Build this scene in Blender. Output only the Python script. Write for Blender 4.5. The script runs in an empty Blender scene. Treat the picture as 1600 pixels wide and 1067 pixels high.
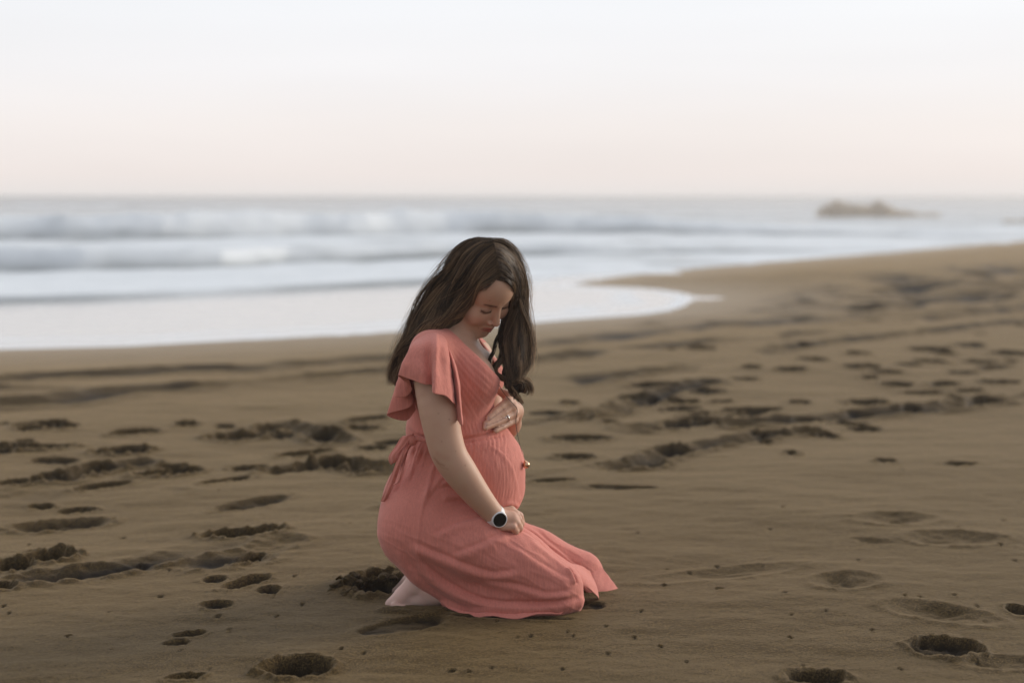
import bpy, math, random
import numpy as np
from mathutils import Vector
PI = math.pi
random.seed(7)
S = bpy.context.scene
COL = S.collection

# ------------------------------------------------------------------ camera
CAM = np.array([0.0, 0.0, 1.03]); PITCH = math.radians(5.8); FPX = 2222.2
cd = bpy.data.cameras.new('camera'); cam = bpy.data.objects.new('camera', cd); COL.objects.link(cam)
cam.location = CAM; cam.rotation_euler = (PI/2 - PITCH, 0, 0)
cd.lens = 50.0; cd.sensor_width = 36.0; cd.clip_start = 0.05; cd.clip_end = 20000
cd.dof.use_dof = True; cd.dof.focus_distance = 3.44; cd.dof.aperture_fstop = 1.9
S.camera = cam

# ------------------------------------------------------------------ sky, sun, exposure
W_ = bpy.data.worlds.new('World'); S.world = W_; W_.use_nodes = True
nt = W_.node_tree; N = nt.nodes; L = nt.links
for n in list(N): N.remove(n)
wo = N.new('ShaderNodeOutputWorld'); bg = N.new('ShaderNodeBackground')
SUN_EL, SUN_AZ = math.radians(14), math.radians(62)      # sun veiled, low over the sea to the right (azimuth from +Y towards +X)
sky = N.new('ShaderNodeTexSky'); sky.sky_type = 'NISHITA'; sky.sun_disc = False
sky.sun_elevation = SUN_EL; sky.sun_rotation = SUN_AZ; sky.dust_density = 3.0; sky.air_density = 1.0
tc = N.new('ShaderNodeTexCoord'); sep = N.new('ShaderNodeSeparateXYZ'); L.new(tc.outputs['Generated'], sep.inputs[0])
cr = N.new('ShaderNodeValToRGB'); L.new(sep.outputs['Z'], cr.inputs[0])
E = cr.color_ramp; E.elements[0].position = 0.0; E.elements[0].color = (0.770, 0.730, 0.712, 1)
E.elements[1].position = 1.0; E.elements[1].color = (0.75, 0.79, 0.86, 1)
for p, c in ((0.015, (0.820, 0.752, 0.722)), (0.048, (0.835, 0.785, 0.765)), (0.085, (0.840, 0.825, 0.835)), (0.14, (0.845, 0.860, 0.890)), (0.32, (0.85, 0.88, 0.94))):
    e = E.elements.new(p); e.color = (*c, 1)
# very faint broad cloud veil
mp = N.new('ShaderNodeMapping'); mp.inputs['Scale'].default_value = (1.2, 1.2, 9); L.new(tc.outputs['Generated'], mp.inputs[0])
ns = N.new('ShaderNodeTexNoise'); ns.inputs['Scale'].default_value = 1.7; ns.inputs['Detail'].default_value = 3; L.new(mp.outputs[0], ns.inputs['Vector'])
mr = N.new('ShaderNodeMapRange'); L.new(ns.outputs[0], mr.inputs[0]); mr.inputs[1].default_value = .3; mr.inputs[2].default_value = .7
mr.inputs[3].default_value = 0.97; mr.inputs[4].default_value = 1.03
veil = N.new('ShaderNodeVectorMath'); veil.operation = 'SCALE'; L.new(cr.outputs[0], veil.inputs[0]); L.new(mr.outputs[0], veil.inputs['Scale'])
sk = N.new('ShaderNodeVectorMath'); sk.operation = 'SCALE'; L.new(sky.outputs[0], sk.inputs[0]); sk.inputs['Scale'].default_value = 0.006
ad = N.new('ShaderNodeVectorMath'); ad.operation = 'ADD'; L.new(veil.outputs[0], ad.inputs[0]); L.new(sk.outputs[0], ad.inputs[1])
# away from the afterglow the sky is dimmer and bluer
mb = N.new('ShaderNodeMapRange'); mb.interpolation_type = 'SMOOTHSTEP'; L.new(sep.outputs['Y'], mb.inputs[0]); mb.inputs[1].default_value = .55; mb.inputs[2].default_value = -.9
mb.inputs[3].default_value = 0; mb.inputs[4].default_value = 1
mm = N.new('ShaderNodeMix'); mm.data_type = 'RGBA'; mm.blend_type = 'MULTIPLY'; L.new(mb.outputs[0], mm.inputs[0]); L.new(ad.outputs[0], mm.inputs[6]); mm.inputs[7].default_value = (.50, .50, .52, 1)
L.new(mm.outputs[2], bg.inputs[0]); bg.inputs[1].default_value = 1.07; L.new(bg.outputs[0], wo.inputs[0])

sd = bpy.data.lights.new('sun', 'SUN'); sun = bpy.data.objects.new('sun', sd); COL.objects.link(sun)
sd.energy = 2.2; sd.angle = math.radians(25); sd.color = (1.0, 0.90, 0.78)
sv = Vector((math.sin(SUN_AZ)*math.cos(SUN_EL), math.cos(SUN_AZ)*math.cos(SUN_EL), math.sin(SUN_EL)))
sun.rotation_euler = sv.to_track_quat('Z', 'Y').to_euler(); sun.location = sv*50
S.view_settings.view_transform = 'Standard'; S.view_settings.look = 'None'
S.view_settings.exposure = 0.0; S.view_settings.gamma = 1.0; S.view_settings.use_curve_mapping = False
S.render.engine = 'CYCLES'; S.cycles.max_bounces = 6; S.cycles.use_denoising = True
S.cycles.transparent_max_bounces = 6

# ------------------------------------------------------------------ geometry helpers
CP, SP = math.cos(PITCH), math.sin(PITCH)
def W(u, v, Y):
    """world point on the vertical plane at distance Y whose image is the photo pixel (u, v)"""
    u = np.asarray(u, float); v = np.asarray(v, float); Y = np.asarray(Y, float)
    a = (u-800)/FPX; b = -(v-533.5)/FPX
    t = Y/(CP + b*SP)
    return np.stack(np.broadcast_arrays(a*t, Y, CAM[2] + (-SP + b*CP)*t), -1)
def G(u, v, z=0.0):
    """world point on the level plane z whose image is (u, v)"""
    u = np.asarray(u, float); v = np.asarray(v, float)
    a = (u-800)/FPX; b = -(v-533.5)/FPX
    t = (z-CAM[2])/(-SP + b*CP)
    return np.stack(np.broadcast_arrays(a*t, (CP + b*SP)*t, z), -1)
def UV(P):
    """photo pixel of a world point"""
    d = P - CAM
    f = d[..., 1]*CP - d[..., 2]*SP; up = d[..., 1]*SP + d[..., 2]*CP
    return 800 + FPX*d[..., 0]/f, 533.5 - FPX*up/f

def hash2(ix, iy, s):
    h = (ix.astype(np.int64)*374761393 + iy.astype(np.int64)*668265263 + s*1442695041) & 0xffffffff
    h = ((h ^ (h >> 13))*1274126177) & 0xffffffff
    return ((h ^ (h >> 16)) & 0xffff)/65535.0
def vnoise(x, y, s=0):
    ix = np.floor(x); iy = np.floor(y); fx = x-ix; fy = y-iy
    fx = fx*fx*fx*(fx*(fx*6-15)+10); fy = fy*fy*fy*(fy*(fy*6-15)+10)
    a = hash2(ix, iy, s); b = hash2(ix+1, iy, s); c = hash2(ix, iy+1, s); d = hash2(ix+1, iy+1, s)
    return (a*(1-fx)+b*fx)*(1-fy) + (c*(1-fx)+d*fx)*fy - 0.5
def fbm(x, y, o=4, s=0):
    r = 0; a = 1
    for k in range(o):
        r = r + a*vnoise(x*2**k + 13.7*k, y*2**k + 7.1*k, s+k); a *= .5
    return r
def sstep(a, b, x):
    t = np.clip((x-a)/(b-a), 0, 1); return t*t*(3-2*t)

def link(name, me, mat=None, parent=None, smooth=True, **props):
    o = bpy.data.objects.new(name, me); COL.objects.link(o)
    if mat is not None: me.materials.append(mat)
    if smooth and len(me.polygons): me.polygons.foreach_set('use_smooth', np.ones(len(me.polygons), bool))
    if parent is not None: o.parent = parent
    for k, v in props.items(): o[k] = v
    return o
def mesh(name, V, F):
    """V (n,3); F (m,4) or (m,3) array"""
    me = bpy.data.meshes.new(name); V = np.ascontiguousarray(V, np.float32); F = np.ascontiguousarray(F, np.int32)
    k = F.shape[1]
    me.vertices.add(len(V)); me.vertices.foreach_set('co', V.ravel())
    me.loops.add(F.size); me.loops.foreach_set('vertex_index', F.ravel())
    me.polygons.add(len(F)); me.polygons.foreach_set('loop_start', np.arange(0, F.size, k, dtype=np.int32))
    me.update(calc_edges=True); me.validate()
    return me
def gridfaces(nr, nc):
    i = np.arange(nr-1)[:, None]*nc + np.arange(nc-1)[None]
    return np.stack([i, i+1, i+nc+1, i+nc], -1).reshape(-1, 4)
def fattr(me, name, a):
    at = me.attributes.new(name, 'FLOAT', 'POINT'); at.data.foreach_set('value', np.ascontiguousarray(a, np.float32))
def cattr(me, name, rgb):
    at = me.color_attributes.new(name, 'FLOAT_COLOR', 'POINT')
    c = np.ones((len(rgb), 4), np.float32); c[:, :3] = rgb; at.data.foreach_set('color', c.ravel())

class NT:
    """tiny node-tree writer"""
    def __init__(s, name):
        s.m = bpy.data.materials.new(name); s.m.use_nodes = True; s.t = s.m.node_tree
        s.b = s.t.nodes['Principled BSDF']; s.out = s.t.nodes['Material Output']
    def n(s, typ, **kw):
        x = s.t.nodes.new('ShaderNode'+typ)
        for k, v in kw.items():
            if k.startswith('i_'):
                key = k[2:]; key = int(key) if key.isdigit() else key.replace('_', ' ')
                if isinstance(v, bpy.types.NodeSocket): s.t.links.new(v, x.inputs[key])
                else: x.inputs[key].default_value = v
            else: setattr(x, k, v)
        return x
    def l(s, a, b): s.t.links.new(a, b)
    def set(s, **kw):
        for k, v in kw.items():
            k = k.replace('_', ' ')
            if isinstance(v, bpy.types.NodeSocket): s.t.links.new(v, s.b.inputs[k])
            else: s.b.inputs[k].default_value = v
    def ramp(s, fac, stops):
        r = s.n('ValToRGB'); s.l(fac, r.inputs[0]); el = r.color_ramp.elements
        el[0].position, el[0].color = stops[0][0], (*stops[0][1], 1); el[1].position, el[1].color = stops[-1][0], (*stops[-1][1], 1)
        for p, c in stops[1:-1]: e = el.new(p); e.color = (*c, 1)
        return r.outputs[0]
    def noise(s, scale, detail=3, vec=None, rough=.5, sc=None):
        if sc is not None:
            m = s.n('Mapping'); m.inputs['Scale'].default_value = sc; s.l(vec, m.inputs[0]); vec = m.outputs[0]
        n = s.n('TexNoise', i_Scale=scale, i_Detail=detail, i_Roughness=rough)
        if vec is not None: s.l(vec, n.inputs['Vector'])
        return n.outputs[0]
    def math(s, op, a, b=0.0, c=None):
        x = s.n('Math', operation=op)
        for i, q in enumerate((a, b) if c is None else (a, b, c)):
            if isinstance(q, bpy.types.NodeSocket): s.l(q, x.inputs[i])
            else: x.inputs[i].default_value = q
        return x.outputs[0]
    def mix(s, fac, a, b):
        x = s.n('Mix', data_type='RGBA')
        for i, q in ((0, fac), (6, a), (7, b)):
            if isinstance(q, bpy.types.NodeSocket): s.l(q, x.inputs[i])
            else: x.inputs[i].default_value = q if i == 0 else (*q, 1)
        return x.outputs[2]
    def bump(s, h, strength=.3, dist=.01, prev=None):
        b = s.n('Bump', i_Strength=strength, i_Distance=dist); s.l(h, b.inputs['Height'])
        if prev is not None: s.l(prev, b.inputs['Normal'])
        return b.outputs[0]

# ------------------------------------------------------------------ shoreline and sand
ZSEA = -0.14
shore_px = [(0,546),(200,541),(420,529),(640,517),(800,507),(900,499),(1000,492),(1045,486),(1070,478),(1082,470),(1080,464),(1062,457),(1035,453),(1000,450),(930,447),(893,445),
            (915,440),(980,430),(1060,421),(1150,413),(1240,406),(1400,393),(1500,384),(1600,376)]
sp = G([p[0] for p in shore_px], [p[1] for p in shore_px], ZSEA)[:, :2]
shore = np.vstack([[(-900, -60)], [(-60, 4.2)], [(-14, 8.6)], sp, [(22, 56), (60, 95), (200, 170), (900, 300)]])
poly = np.vstack([shore, [(900, -900), (-900, -900)]])
def shore_dist(x, y):
    """signed distance to the waterline, positive on the sand"""
    d2 = np.full(x.shape, 1e12); ins = np.zeros(x.shape, bool)
    for i in range(len(shore)-1):
        a = shore[i]; b = shore[i+1]; ab = b-a
        h = np.clip(((x-a[0])*ab[0]+(y-a[1])*ab[1])/(ab@ab), 0, 1)
        d2 = np.minimum(d2, (x-a[0]-h*ab[0])**2+(y-a[1]-h*ab[1])**2)
    n = len(poly)
    for i in range(n):
        a = poly[i]; b = poly[(i+1) % n]
        if a[1] == b[1]: continue
        c = ((a[1] > y) != (b[1] > y)) & (x < (b[0]-a[0])*(y-a[1])/(b[1]-a[1])+a[0])
        ins ^= c
    return np.sqrt(d2)*np.where(ins, 1, -1)

# trapezoid-shaped sheet: fine where the beach is near, coarse to the horizon
def stretch(a, b, n, far, m):
    core = np.linspace(a, b, n); o = np.geomspace(1, far/abs(b), m+1)[1:]
    return np.concatenate([-o[::-1]*abs(a), core, o*abs(b)])
tt = stretch(-.42, .42, 620, 12, 22)
yy = np.concatenate([[-900, -300, -100, -40, -15, -6, -2, 0, 1, 1.6, 2.1, 2.4], np.geomspace(2.6, 20, 860), np.geomspace(20.6, 75, 70), np.geomspace(85, 900, 14)])
Yg = yy[:, None]*np.ones_like(tt)[None]; Xg = tt[None]*np.maximum(yy, 2.4)[:, None]*np.where(np.abs(tt)[None] > .43, np.maximum(1, 30/np.maximum(np.abs(yy), 2.4))[:, None]**.6, 1)
x = Xg.ravel(); y = Yg.ravel()
sd_ = shore_dist(x, y)
z = np.where(sd_ > 0, ZSEA + 0.14*sstep(0, 4.2, sd_)+.006*np.clip(sd_, 0, .6), ZSEA + np.maximum(sd_*.05, -3.0))
near = np.clip(sd_/1.5, 0, 1)*(sd_ > 0)
r_ = np.hypot(x, y)
far_f = np.clip(1.6 - r_/60, 0, 1)
z += near*far_f*(0.030*fbm(x*.55, y*.45, 3, 11) + 0.012*fbm(x*1.3, y*2.0, 3, 21) + 0.0045*fbm(x*4, y*9, 3, 31))
z += near*(r_ < 14)*(0.0018*fbm(x*14, y*26, 3, 41) + .0022*np.maximum(fbm(x*50, y*60, 2, 51)-.25, 0))
z += near*sstep(8, 16, y)*far_f*(0.035*fbm(x*1.1-y*.35, y*1.6, 4, 61))
zmask = np.zeros_like(z)            # how disturbed / damp the sand is, plus shade painted by the hem
rs = np.random.RandomState(5)
def window(x0, x1, y0, y1):
    a, b = np.searchsorted(yy, [y0, y1]); nc = len(tt)
    idx = np.arange(a*nc, min(b+1, len(yy))*nc)
    m = (x[idx] > x0) & (x[idx] < x1)
    return idx[m]
def dent(u, v, w, h, ang=0, dep=.02, rim=.14, rough=.15, soft=0.0, damp_shade=.85):
    """a footprint or hollow: centre and size as seen, pressed into the sheet"""
    c = G(u, v); Y = c[1]; ca, sa = math.cos(math.radians(ang)), math.sin(math.radians(ang))
    fore = Y*Y/(FPX*CAM[2]); px = Y/FPX
    a = G(u-ca*w/2, v+sa*w/2)[:2]; b = G(u+ca*w/2, v-sa*w/2)[:2]
    ax = b-a; ln = np.linalg.norm(ax)/2; ax = ax/(2*ln); wd = max(h/2*fore*abs(ax[0])*.9, .012)
    wd = min(wd, max(ln*1.2, .05))
    R = max(ln, wd)*2.2
    i = window(c[0]-R, c[0]+R, Y-R, Y+R)
    if not len(i): return
    dx = x[i]-c[0]; dy = y[i]-Y
    p = (dx*ax[0]+dy*ax[1])/ln; q = (-dx*ax[1]+dy*ax[0])/wd
    k = rs.randint(1000)
    r = np.sqrt(p*p+q*q) + rough*1.6*fbm(dx*2.2/max(ln, .05), dy*2.2/max(ln, .05), 3, k)
    edge = .17+.6*soft
    prof = 1-sstep(1-edge, 1+edge*.3, r)
    # heel and ball pressed deeper than the arch
    prof = prof*(1+.28*np.cos(p*4+k))/1.2*(1+.5*fbm(dx*7/max(ln, .05)*.5, dy*7/max(wd, .03)*.5, 3, k+8))
    rr = np.exp(-((r-1.2)/.2)**2)*(.5+.8*(vnoise(dx*12, dy*12, k+3)+.5))
    z[i] += -dep*prof + dep*rim*rr + dep*.12*sstep(.02, .5, prof)*fbm(dx*45, dy*45, 3, k+5) + dep*.25*rr*fbm(dx*60, dy*60, 2, k+6)
    zmask[i] = np.maximum(zmask[i], damp_shade*prof)
def trail(pts, w=.10, dep=.02, rough=1.0, step=.6, damp_shade=.95, seed=0, cont=False):
    """a long churned line (a track seen at grazing angle)"""
    P = G([p[0] for p in pts], [p[1] for p in pts])[:, :2]
    lo = P.min(0)-w*4; hi = P.max(0)+w*4
    i = window(lo[0], hi[0], lo[1], hi[1])
    if not len(i): return
    X = x[i]; Yv = y[i]; best = np.full(len(i), 1e9)
    wob = w*1.3*fbm(X*.9, Yv*.9, 3, seed+77)
    for a, b in zip(P[:-1], P[1:]):
        ab = b-a; hh = np.clip(((X-a[0])*ab[0]+(Yv-a[1])*ab[1])/(ab@ab), 0, 1)
        best = np.minimum(best, np.hypot(X-a[0]-hh*ab[0], Yv+wob-a[1]-hh*ab[1]))
    gate = sstep(-.25, .18, fbm(X*1.4, Yv*1.4, 3, seed+7)+.12*rough*0+.1)
    if cont: gate = .65+.35*gate
    g = np.exp(-(best/w)**2); rim = np.exp(-((best-1.7*w)/(.55*w))**2)
    lump = .45*fbm(X*1.1/w, Yv*1.4/w, 3, seed+9)
    z[i] += gate*(-dep*g + .35*dep*rim + dep*rough*lump*np.clip(g+rim, 0, 1))
    zmask[i] = np.maximum(zmask[i], damp_shade*np.exp(-(best/w/1.2)**2)*gate*sstep(-.3, .3, fbm(X*2, Yv*2.4, 3, seed+19)+.05))
exec_marks = True
for k in range(70):       # older, trodden prints in two broad diagonal bands
    if k < 34: u = rs.uniform(-20, 620); v = 655+rs.uniform(0, 95)+.02*u
    else: u = rs.uniform(830, 1620); v = 700-.16*(u-830)+rs.uniform(-70, 55)
    s_ = (v-307)/400
    dent(u, v, rs.uniform(28, 70)*s_, rs.uniform(6, 12)*s_, rs.uniform(-4, 9), rs.uniform(.02, .05), rough=.3)
# left foreground and middle ground
for a in [(66,700,96,11,4,.05),(210,677,78,9,4,.05),(188,705,88,10,3,.05),(262,739,108,13,4,.06),(153,731,70,24,0,.05),(30,752,66,9,2,.05),
          (376,683,90,18,6,.06),(425,669,50,14,0,.06),(473,709,84,10,5,.05),(485,731,46,26,0,.08),(527,727,64,28,6,.08),(572,739,60,16,4,.05),(508,679,56,22,0,.06),
          (573,659,60,10,8,.05),(120,790,60,8,3,.03),(65,785,40,7,0,.03),(160,757,90,10,6,.035),
          (381,836,122,17,1,.055),(387,879,50,27,24,.05),(385,916,72,21,16,.03),
          (335,911,38,12,3,.014),(420,929,38,13,4,.018),(339,951,50,15,3,.016),(297,996,50,13,6,.014),(275,1010,44,13,4,.014),(8,921,34,20,10,.04),
          (464,1050,104,36,5,.05),(290,1064,60,14,5,.03),(78,866,74,30,6,.08),(18,882,70,26,5,.06)]:
    dent(*a[:4], ang=a[4], dep=a[5])
dent(394,787,112,20,10,.03, soft=.7, rim=.05, rough=.05); dent(96,811,150,20,4,.035, soft=.7, rim=.1, rough=.05)
dent(630,983,134,30,12,.008, rim=.2, rough=.07, damp_shade=.55); dent(790,968,210,7,-1,.004, rim=.3, damp_shade=.5)  # second dent darkens the sand to paint contact shadow along the hem
dent(1480,1014,92,30,4,.021, rim=.35, rough=.3); dent(1455,1005,36,12,0,.01); dent(1276,1058,92,30,2,.04); dent(1594,958,34,20,3,.03)
for a in [(1320,915,90,30,6,.016),(1470,963,170,34,-8,.014),(1400,820,120,20,2,.016),(1490,850,140,22,0,.014),(1360,853,70,10,-6,.008),(1130,900,220,20,6,.008),(1570,1035,120,24,0,.012)]:
    dent(*a[:4], ang=a[4], dep=a[5], rim=.25, rough=.04, soft=1.0, damp_shade=.1)
# right middle ground
for a in [(1382,727,32,8,0,.04),(1498,731,50,7,2,.035),(1205,677,70,11,4,.05),(1237,712,24,12,0,.05),(1173,640,104,9,1,.05),(1070,663,74,11,4,.05),(1275,655,70,8,2,.05),
          (1355,628,54,11,3,.06),(1550,627,70,12,4,.07),(1440,611,76,6,0,.05),(1560,598,60,8,2,.05),(1400,600,44,7,2,.05),
          (890,631,30,12,0,.06),(953,647,60,14,8,.06),(1000,620,70,12,6,.06),(908,687,90,12,1,.05),(1010,733,60,12,6,.05),(1060,705,90,12,5,.06),(980,735,60,12,4,.05),
          (1345,577,50,8,3,.06),(1455,568,46,8,3,.07),(1385,585,50,7,2,.05),(1270,566,40,8,3,.06),(1175,577,34,8,0,.06),(1165,594,40,8,0,.06),(1235,581,44,7,3,.05),
          (1515,543,34,8,3,.07),(1450,549,46,8,3,.07),(1265,540,30,8,2,.07),(1340,557,34,8,2,.06),(1580,554,40,8,3,.07),(1530,566,50,7,3,.06),
          (1095,545,44,26,0,.08),(1048,546,20,22,0,.06),(1020,603,70,8,2,.05),(860,757,70,7,2,.03),(970,768,110,7,-2,.02),(640,640,60,8,4,.04)]:
    dent(*a[:4], ang=a[4], dep=a[5]*.8)
trail([(-60,592),(80,577),(200,572),(280,566),(380,564),(480,553),(640,543)], .16, .05, .3, seed=1, cont=True)
trail([(-60,632),(100,627),(180,611),(310,602),(410,597),(500,588),(660,574)], .15, .05, .3, seed=2, cont=True)
trail([(-60,605),(120,606),(260,600)], .10, .02, .6, seed=3)
trail([(800,526),(900,516),(1000,507),(1110,496),(1240,488)], .20, .05, .3, seed=4, cont=True)
trail([(800,560),(900,553),(1000,541),(1110,529),(1180,525),(1280,515),(1365,505),(1470,494),(1640,478)], .14, .05, .6, seed=5)
trail([(900,596),(970,585),(1100,570),(1160,560),(1250,545),(1400,525),(1640,498)], .09, .04, .6, seed=6)
trail([(1180,490),(1300,478),(1400,468),(1500,460),(1640,452)], .5, .08, 1.2, seed=7)
trail([(1350,455),(1450,437),(1540,425),(1640,415)], .5, .08, 1.2, seed=8)
trail([(1000,670),(1100,663),(1275,654),(1380,642),(1480,634),(1570,625),(1640,618)], .065, .04, .9, seed=9)
trail([(820,665),(875,653),(940,646),(1000,630),(1045,612),(1110,600)], .06, .035, .9, seed=10)
trail([(790,756),(870,752),(947,738),(1000,731),(1040,718),(1110,697),(1180,684),(1260,672)], .05, .034, 1.0, seed=11)
trail([(60,905),(120,898),(197,887),(306,862),(385,852),(473,845),(590,815),(660,790)], .05, .022, 1.6, seed=12)
trail([(330,880),(400,872),(440,850)], .05, .012, 1.8, seed=13)
trail([(100,745),(150,730),(220,722)], .05, .03, 1.2, seed=14)
trail([(330,690),(400,680),(430,664),(480,672),(520,690)], .06, .03, 1.2, seed=15)
trail([(440,740),(520,730),(600,738),(640,732)], .06, .035, 1.2, seed=16)
trail([(0,770),(150,778),(240,770)], .06, .02, 1.2, seed=17)
for k in range(100):      # small pits and crumbs strewn over the near sand
    u = rs.uniform(0, 1600); v = 720 + 340*rs.uniform()**.8
    if 560 < u < 980 and v < 975: continue
    w_ = 4+9*rs.uniform()**2.5; dent(u, v, w_, w_*.3, 0, rs.uniform(.003, .009), rim=.4, rough=.2, damp_shade=.5)
# the hollow dug out behind her feet and the dent under her
dent(594,922,96,40,3,.065, rim=.15, rough=.2, damp_shade=1.0)
dent(925,949,44,12,0,.006, rim=.1, damp_shade=.9); dent(650,960,120,12,0,-.006, rim=0, damp_shade=.1)  # first dent's dark colour paints the shadow under the front hem
V = np.stack([x, y, z], -1)
me = mesh('sand', V, gridfaces(len(yy), len(tt)))
fattr(me, 'damp_shade', zmask); fattr(me, 'shore', np.clip(sd_, -50, 50))
m = NT('sand'); tcn = m.n('TexCoord'); ob = tcn.outputs['Object']
att = m.n('Attribute', attribute_name='damp_shade').outputs['Fac']; sh = m.n('Attribute', attribute_name='shore').outputs['Fac']
grain = m.noise(240, 4, ob, .9); mid = m.noise(5, 5, ob, .6, (1, 2.2, 1)); big = m.noise(.9, 3, ob)
c1 = m.ramp(grain, [(.34, (.008, .0045, .0012)), (.5, (.040, .0245, .0078)), (.66, (.25, .16, .055))])
c2 = m.mix(m.math('MULTIPLY', mid, .35), c1, (.048, .030, .010))
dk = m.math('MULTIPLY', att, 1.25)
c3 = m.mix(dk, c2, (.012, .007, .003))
wet = m.n('MapRange', i_0=sh, i_1=2.4, i_2=.1, i_3=0.0, i_4=1.0).outputs[0]
c4 = m.mix(m.math('MULTIPLY', wet, .75), c3, (.060, .042, .024))
m.set(Base_Color=c4, Roughness=m.math('SUBTRACT', .66, m.math('MULTIPLY', wet, .30)), IOR=1.45)
m.set(Specular_IOR_Level=.10, Sheen_Weight=m.math('SUBTRACT', .36, m.math('MULTIPLY', att, .5)), Sheen_Roughness=.32, Sheen_Tint=(1, .73, .40, 1))
b1 = m.bump(grain, .6, .0025); b2 = m.bump(m.noise(60, 4, ob, .6), .5, .004, b1); 
m.set(Normal=b2)
SAND = m.m
sand = link('sand_beach', me, SAND, kind='structure')

# ------------------------------------------------------------------ sea
ts = stretch(-.42, .42, 300, 1.2, 10)
ys = np.concatenate([[3.5, 5, 6.5], np.geomspace(8, 60, 520), np.geomspace(62, 400, 60), np.geomspace(450, 9000, 16)])
Ys = (ys[:, None]*np.ones_like(ts)[None]).ravel(); Xs = (ts[None]*ys[:, None]*np.where(np.abs(ts)[None] > .43, np.maximum(1, 200/ys)[:, None]**((np.abs(ts)[None]-.42)/.78), 1)).ravel()
def line_y(pts, X, z=ZSEA):
    P = G([p[0] for p in pts], [p[1] for p in pts], z)
    o = np.argsort(P[:, 0]); P = P[o]
    s0 = (P[1, 1]-P[0, 1])/(P[1, 0]-P[0, 0]); s1 = (P[-1, 1]-P[-2, 1])/(P[-1, 0]-P[-2, 0])
    r = np.interp(X, P[:, 0], P[:, 1])
    return r + np.where(X < P[0, 0], (X-P[0, 0])*s0*.6, 0) + np.where(X > P[-1, 0], (X-P[-1, 0])*s1*.6, 0)
sdw = -shore_dist(Xs, Ys)
zs = np.full(Xs.shape, ZSEA); foam = np.zeros(Xs.shape); deep = np.zeros(Xs.shape)
def wave(pts, h, front, back, seed, fo, var=.5):
    global zs, foam, deep
    yb = line_y(pts, Xs) + .8*fbm(Xs*.12, Xs*0, 2, seed)+.35*fbm(Xs*.6, Ys*.1, 2, seed+3)*front
    s = Ys-yb
    amp = h*(1+var*1.3*fbm(Xs*.09, Xs*0+3, 2, seed+5))*np.clip(sdw/2, 0, 1)*(1-.85*sstep(-.02, .26, Xs/Ys))
    prof = np.where(s < front, sstep(0, front, s), np.exp(-np.clip(s-front, 0, None)/back))
    zs += amp*prof*(1+.15*fbm(Xs*1.1, Ys*1.1, 3, seed+6))
    f = np.where(s < front*1.3, sstep(.15*front, .6*front, s), np.exp(-(s-front*1.3)/(back*.8)))*(s > -.4)
    patch = .40+.60*sstep(-.55, .5, fbm(Xs*.3, Ys*.3, 4, seed+8)+fo)
    foam = np.maximum(foam, f*patch)
    deep = np.maximum(deep, np.exp(-((s-.10*front)/(.26*front+.06))**2)*(.35+.65*sstep(-.35, .35, fbm(Xs*.45, Ys*.45, 3, seed+12))))
    return s
s1 = wave([(0,472),(150,467),(300,460),(480,451),(700,440),(850,434),(960,428)], .07, .25, 3.0, 100, .5)
s2 = wave([(0,422),(130,422),(350,417),(450,410),(700,402),(930,398),(1100,395),(1240,392)], .30, .8, 3.5, 200, .28, .3)
RT = 1
s3 = wave([(-100,378),(0,376),(250,374),(400,371),(700,365),(900,364),(1100,366)], .72, 1.8, 6.0, 300, .30, .55)
s4 = wave([(-200,343),(400,341),(900,339),(1500,338)], .22, 3, 9.0, 400, .1, .8)
s5 = wave([(-200,326),(400,325),(900,325),(1500,324)], .3, 5, 14.0, 500, -.1, .8)
wash = sstep(-2.5, .6, s1)*(s1 < 300)
between = (s1 > 0)*sstep(-.35, .25, fbm(Xs*.35, Ys*.16, 4, 700)+.30)*np.exp(-np.clip(s3-9, 0, None)/16)
foam = np.maximum(foam, between*.9)
zs += .02*fbm(Xs*1.3, Ys*1.3, 3, 800)*sstep(0, 1.5, s1) + .05*fbm(Xs*.5, Ys*.4, 3, 810)*sstep(2, 8, s1)
zs += np.clip(Ys/300, 0, 1)*(Ys < 500)*.25*fbm(Xs*.12, Ys*.10, 3, 820)
zs = ZSEA + (zs-ZSEA)*np.clip(sdw/1.8, 0, 1)
edge = np.exp(-((sdw-.12-.10*fbm(Xs*2.5, Ys*2.5, 3, 900))/.10)**2)*(Xs < 4.0)
edge2 = np.exp(-((sdw-.75-.5*fbm(Xs*.9, Ys*1.4, 3, 910))/.22)**2)*(Xs < 1.5)*.6
foam = np.maximum(foam, np.maximum(edge*.8, edge2))
ms = mesh('sea', np.stack([Xs, Ys, zs], -1), gridfaces(len(ys), len(ts)))
fattr(ms, 'foam', np.clip(foam, 0, 1)); fattr(ms, 'rough', sstep(-.5, 1.0, s1)); fattr(ms, 'deep', np.clip(deep, 0, 1))
m = NT('sea_water'); ob = m.n('TexCoord').outputs['Object']
fo = m.n('Attribute', attribute_name='foam').outputs['Fac']; ro = m.n('Attribute', attribute_name='rough').outputs['Fac']; dp = m.n('Attribute', attribute_name='deep').outputs['Fac']
fn = m.noise(1.6, 6, ob, .65); fac = m.math('MULTIPLY', fo, m.math('ADD', .55, fn)); fac = m.n('Clamp', i_0=fac).outputs[0]
wc = m.mix(ro, (.58, .55, .52), (.30, .33, .335)); col = m.mix(m.math('MULTIPLY', dp, .8), m.mix(fac, wc, (.80, .835, .85)), (.06, .075, .07))
m.set(Base_Color=col, IOR=1.38, Roughness=m.math('ADD', .04, m.math('MULTIPLY', ro, .18)))
m.set(Roughness=m.math('ADD', m.math('ADD', .05, m.math('MULTIPLY', ro, .14)), m.math('MULTIPLY', fac, .35)))
m.set(Normal=m.bump(m.noise(3.5, 4, ob, .6, (1, .6, 1)), .25, .05))
SEA = m.m
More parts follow.
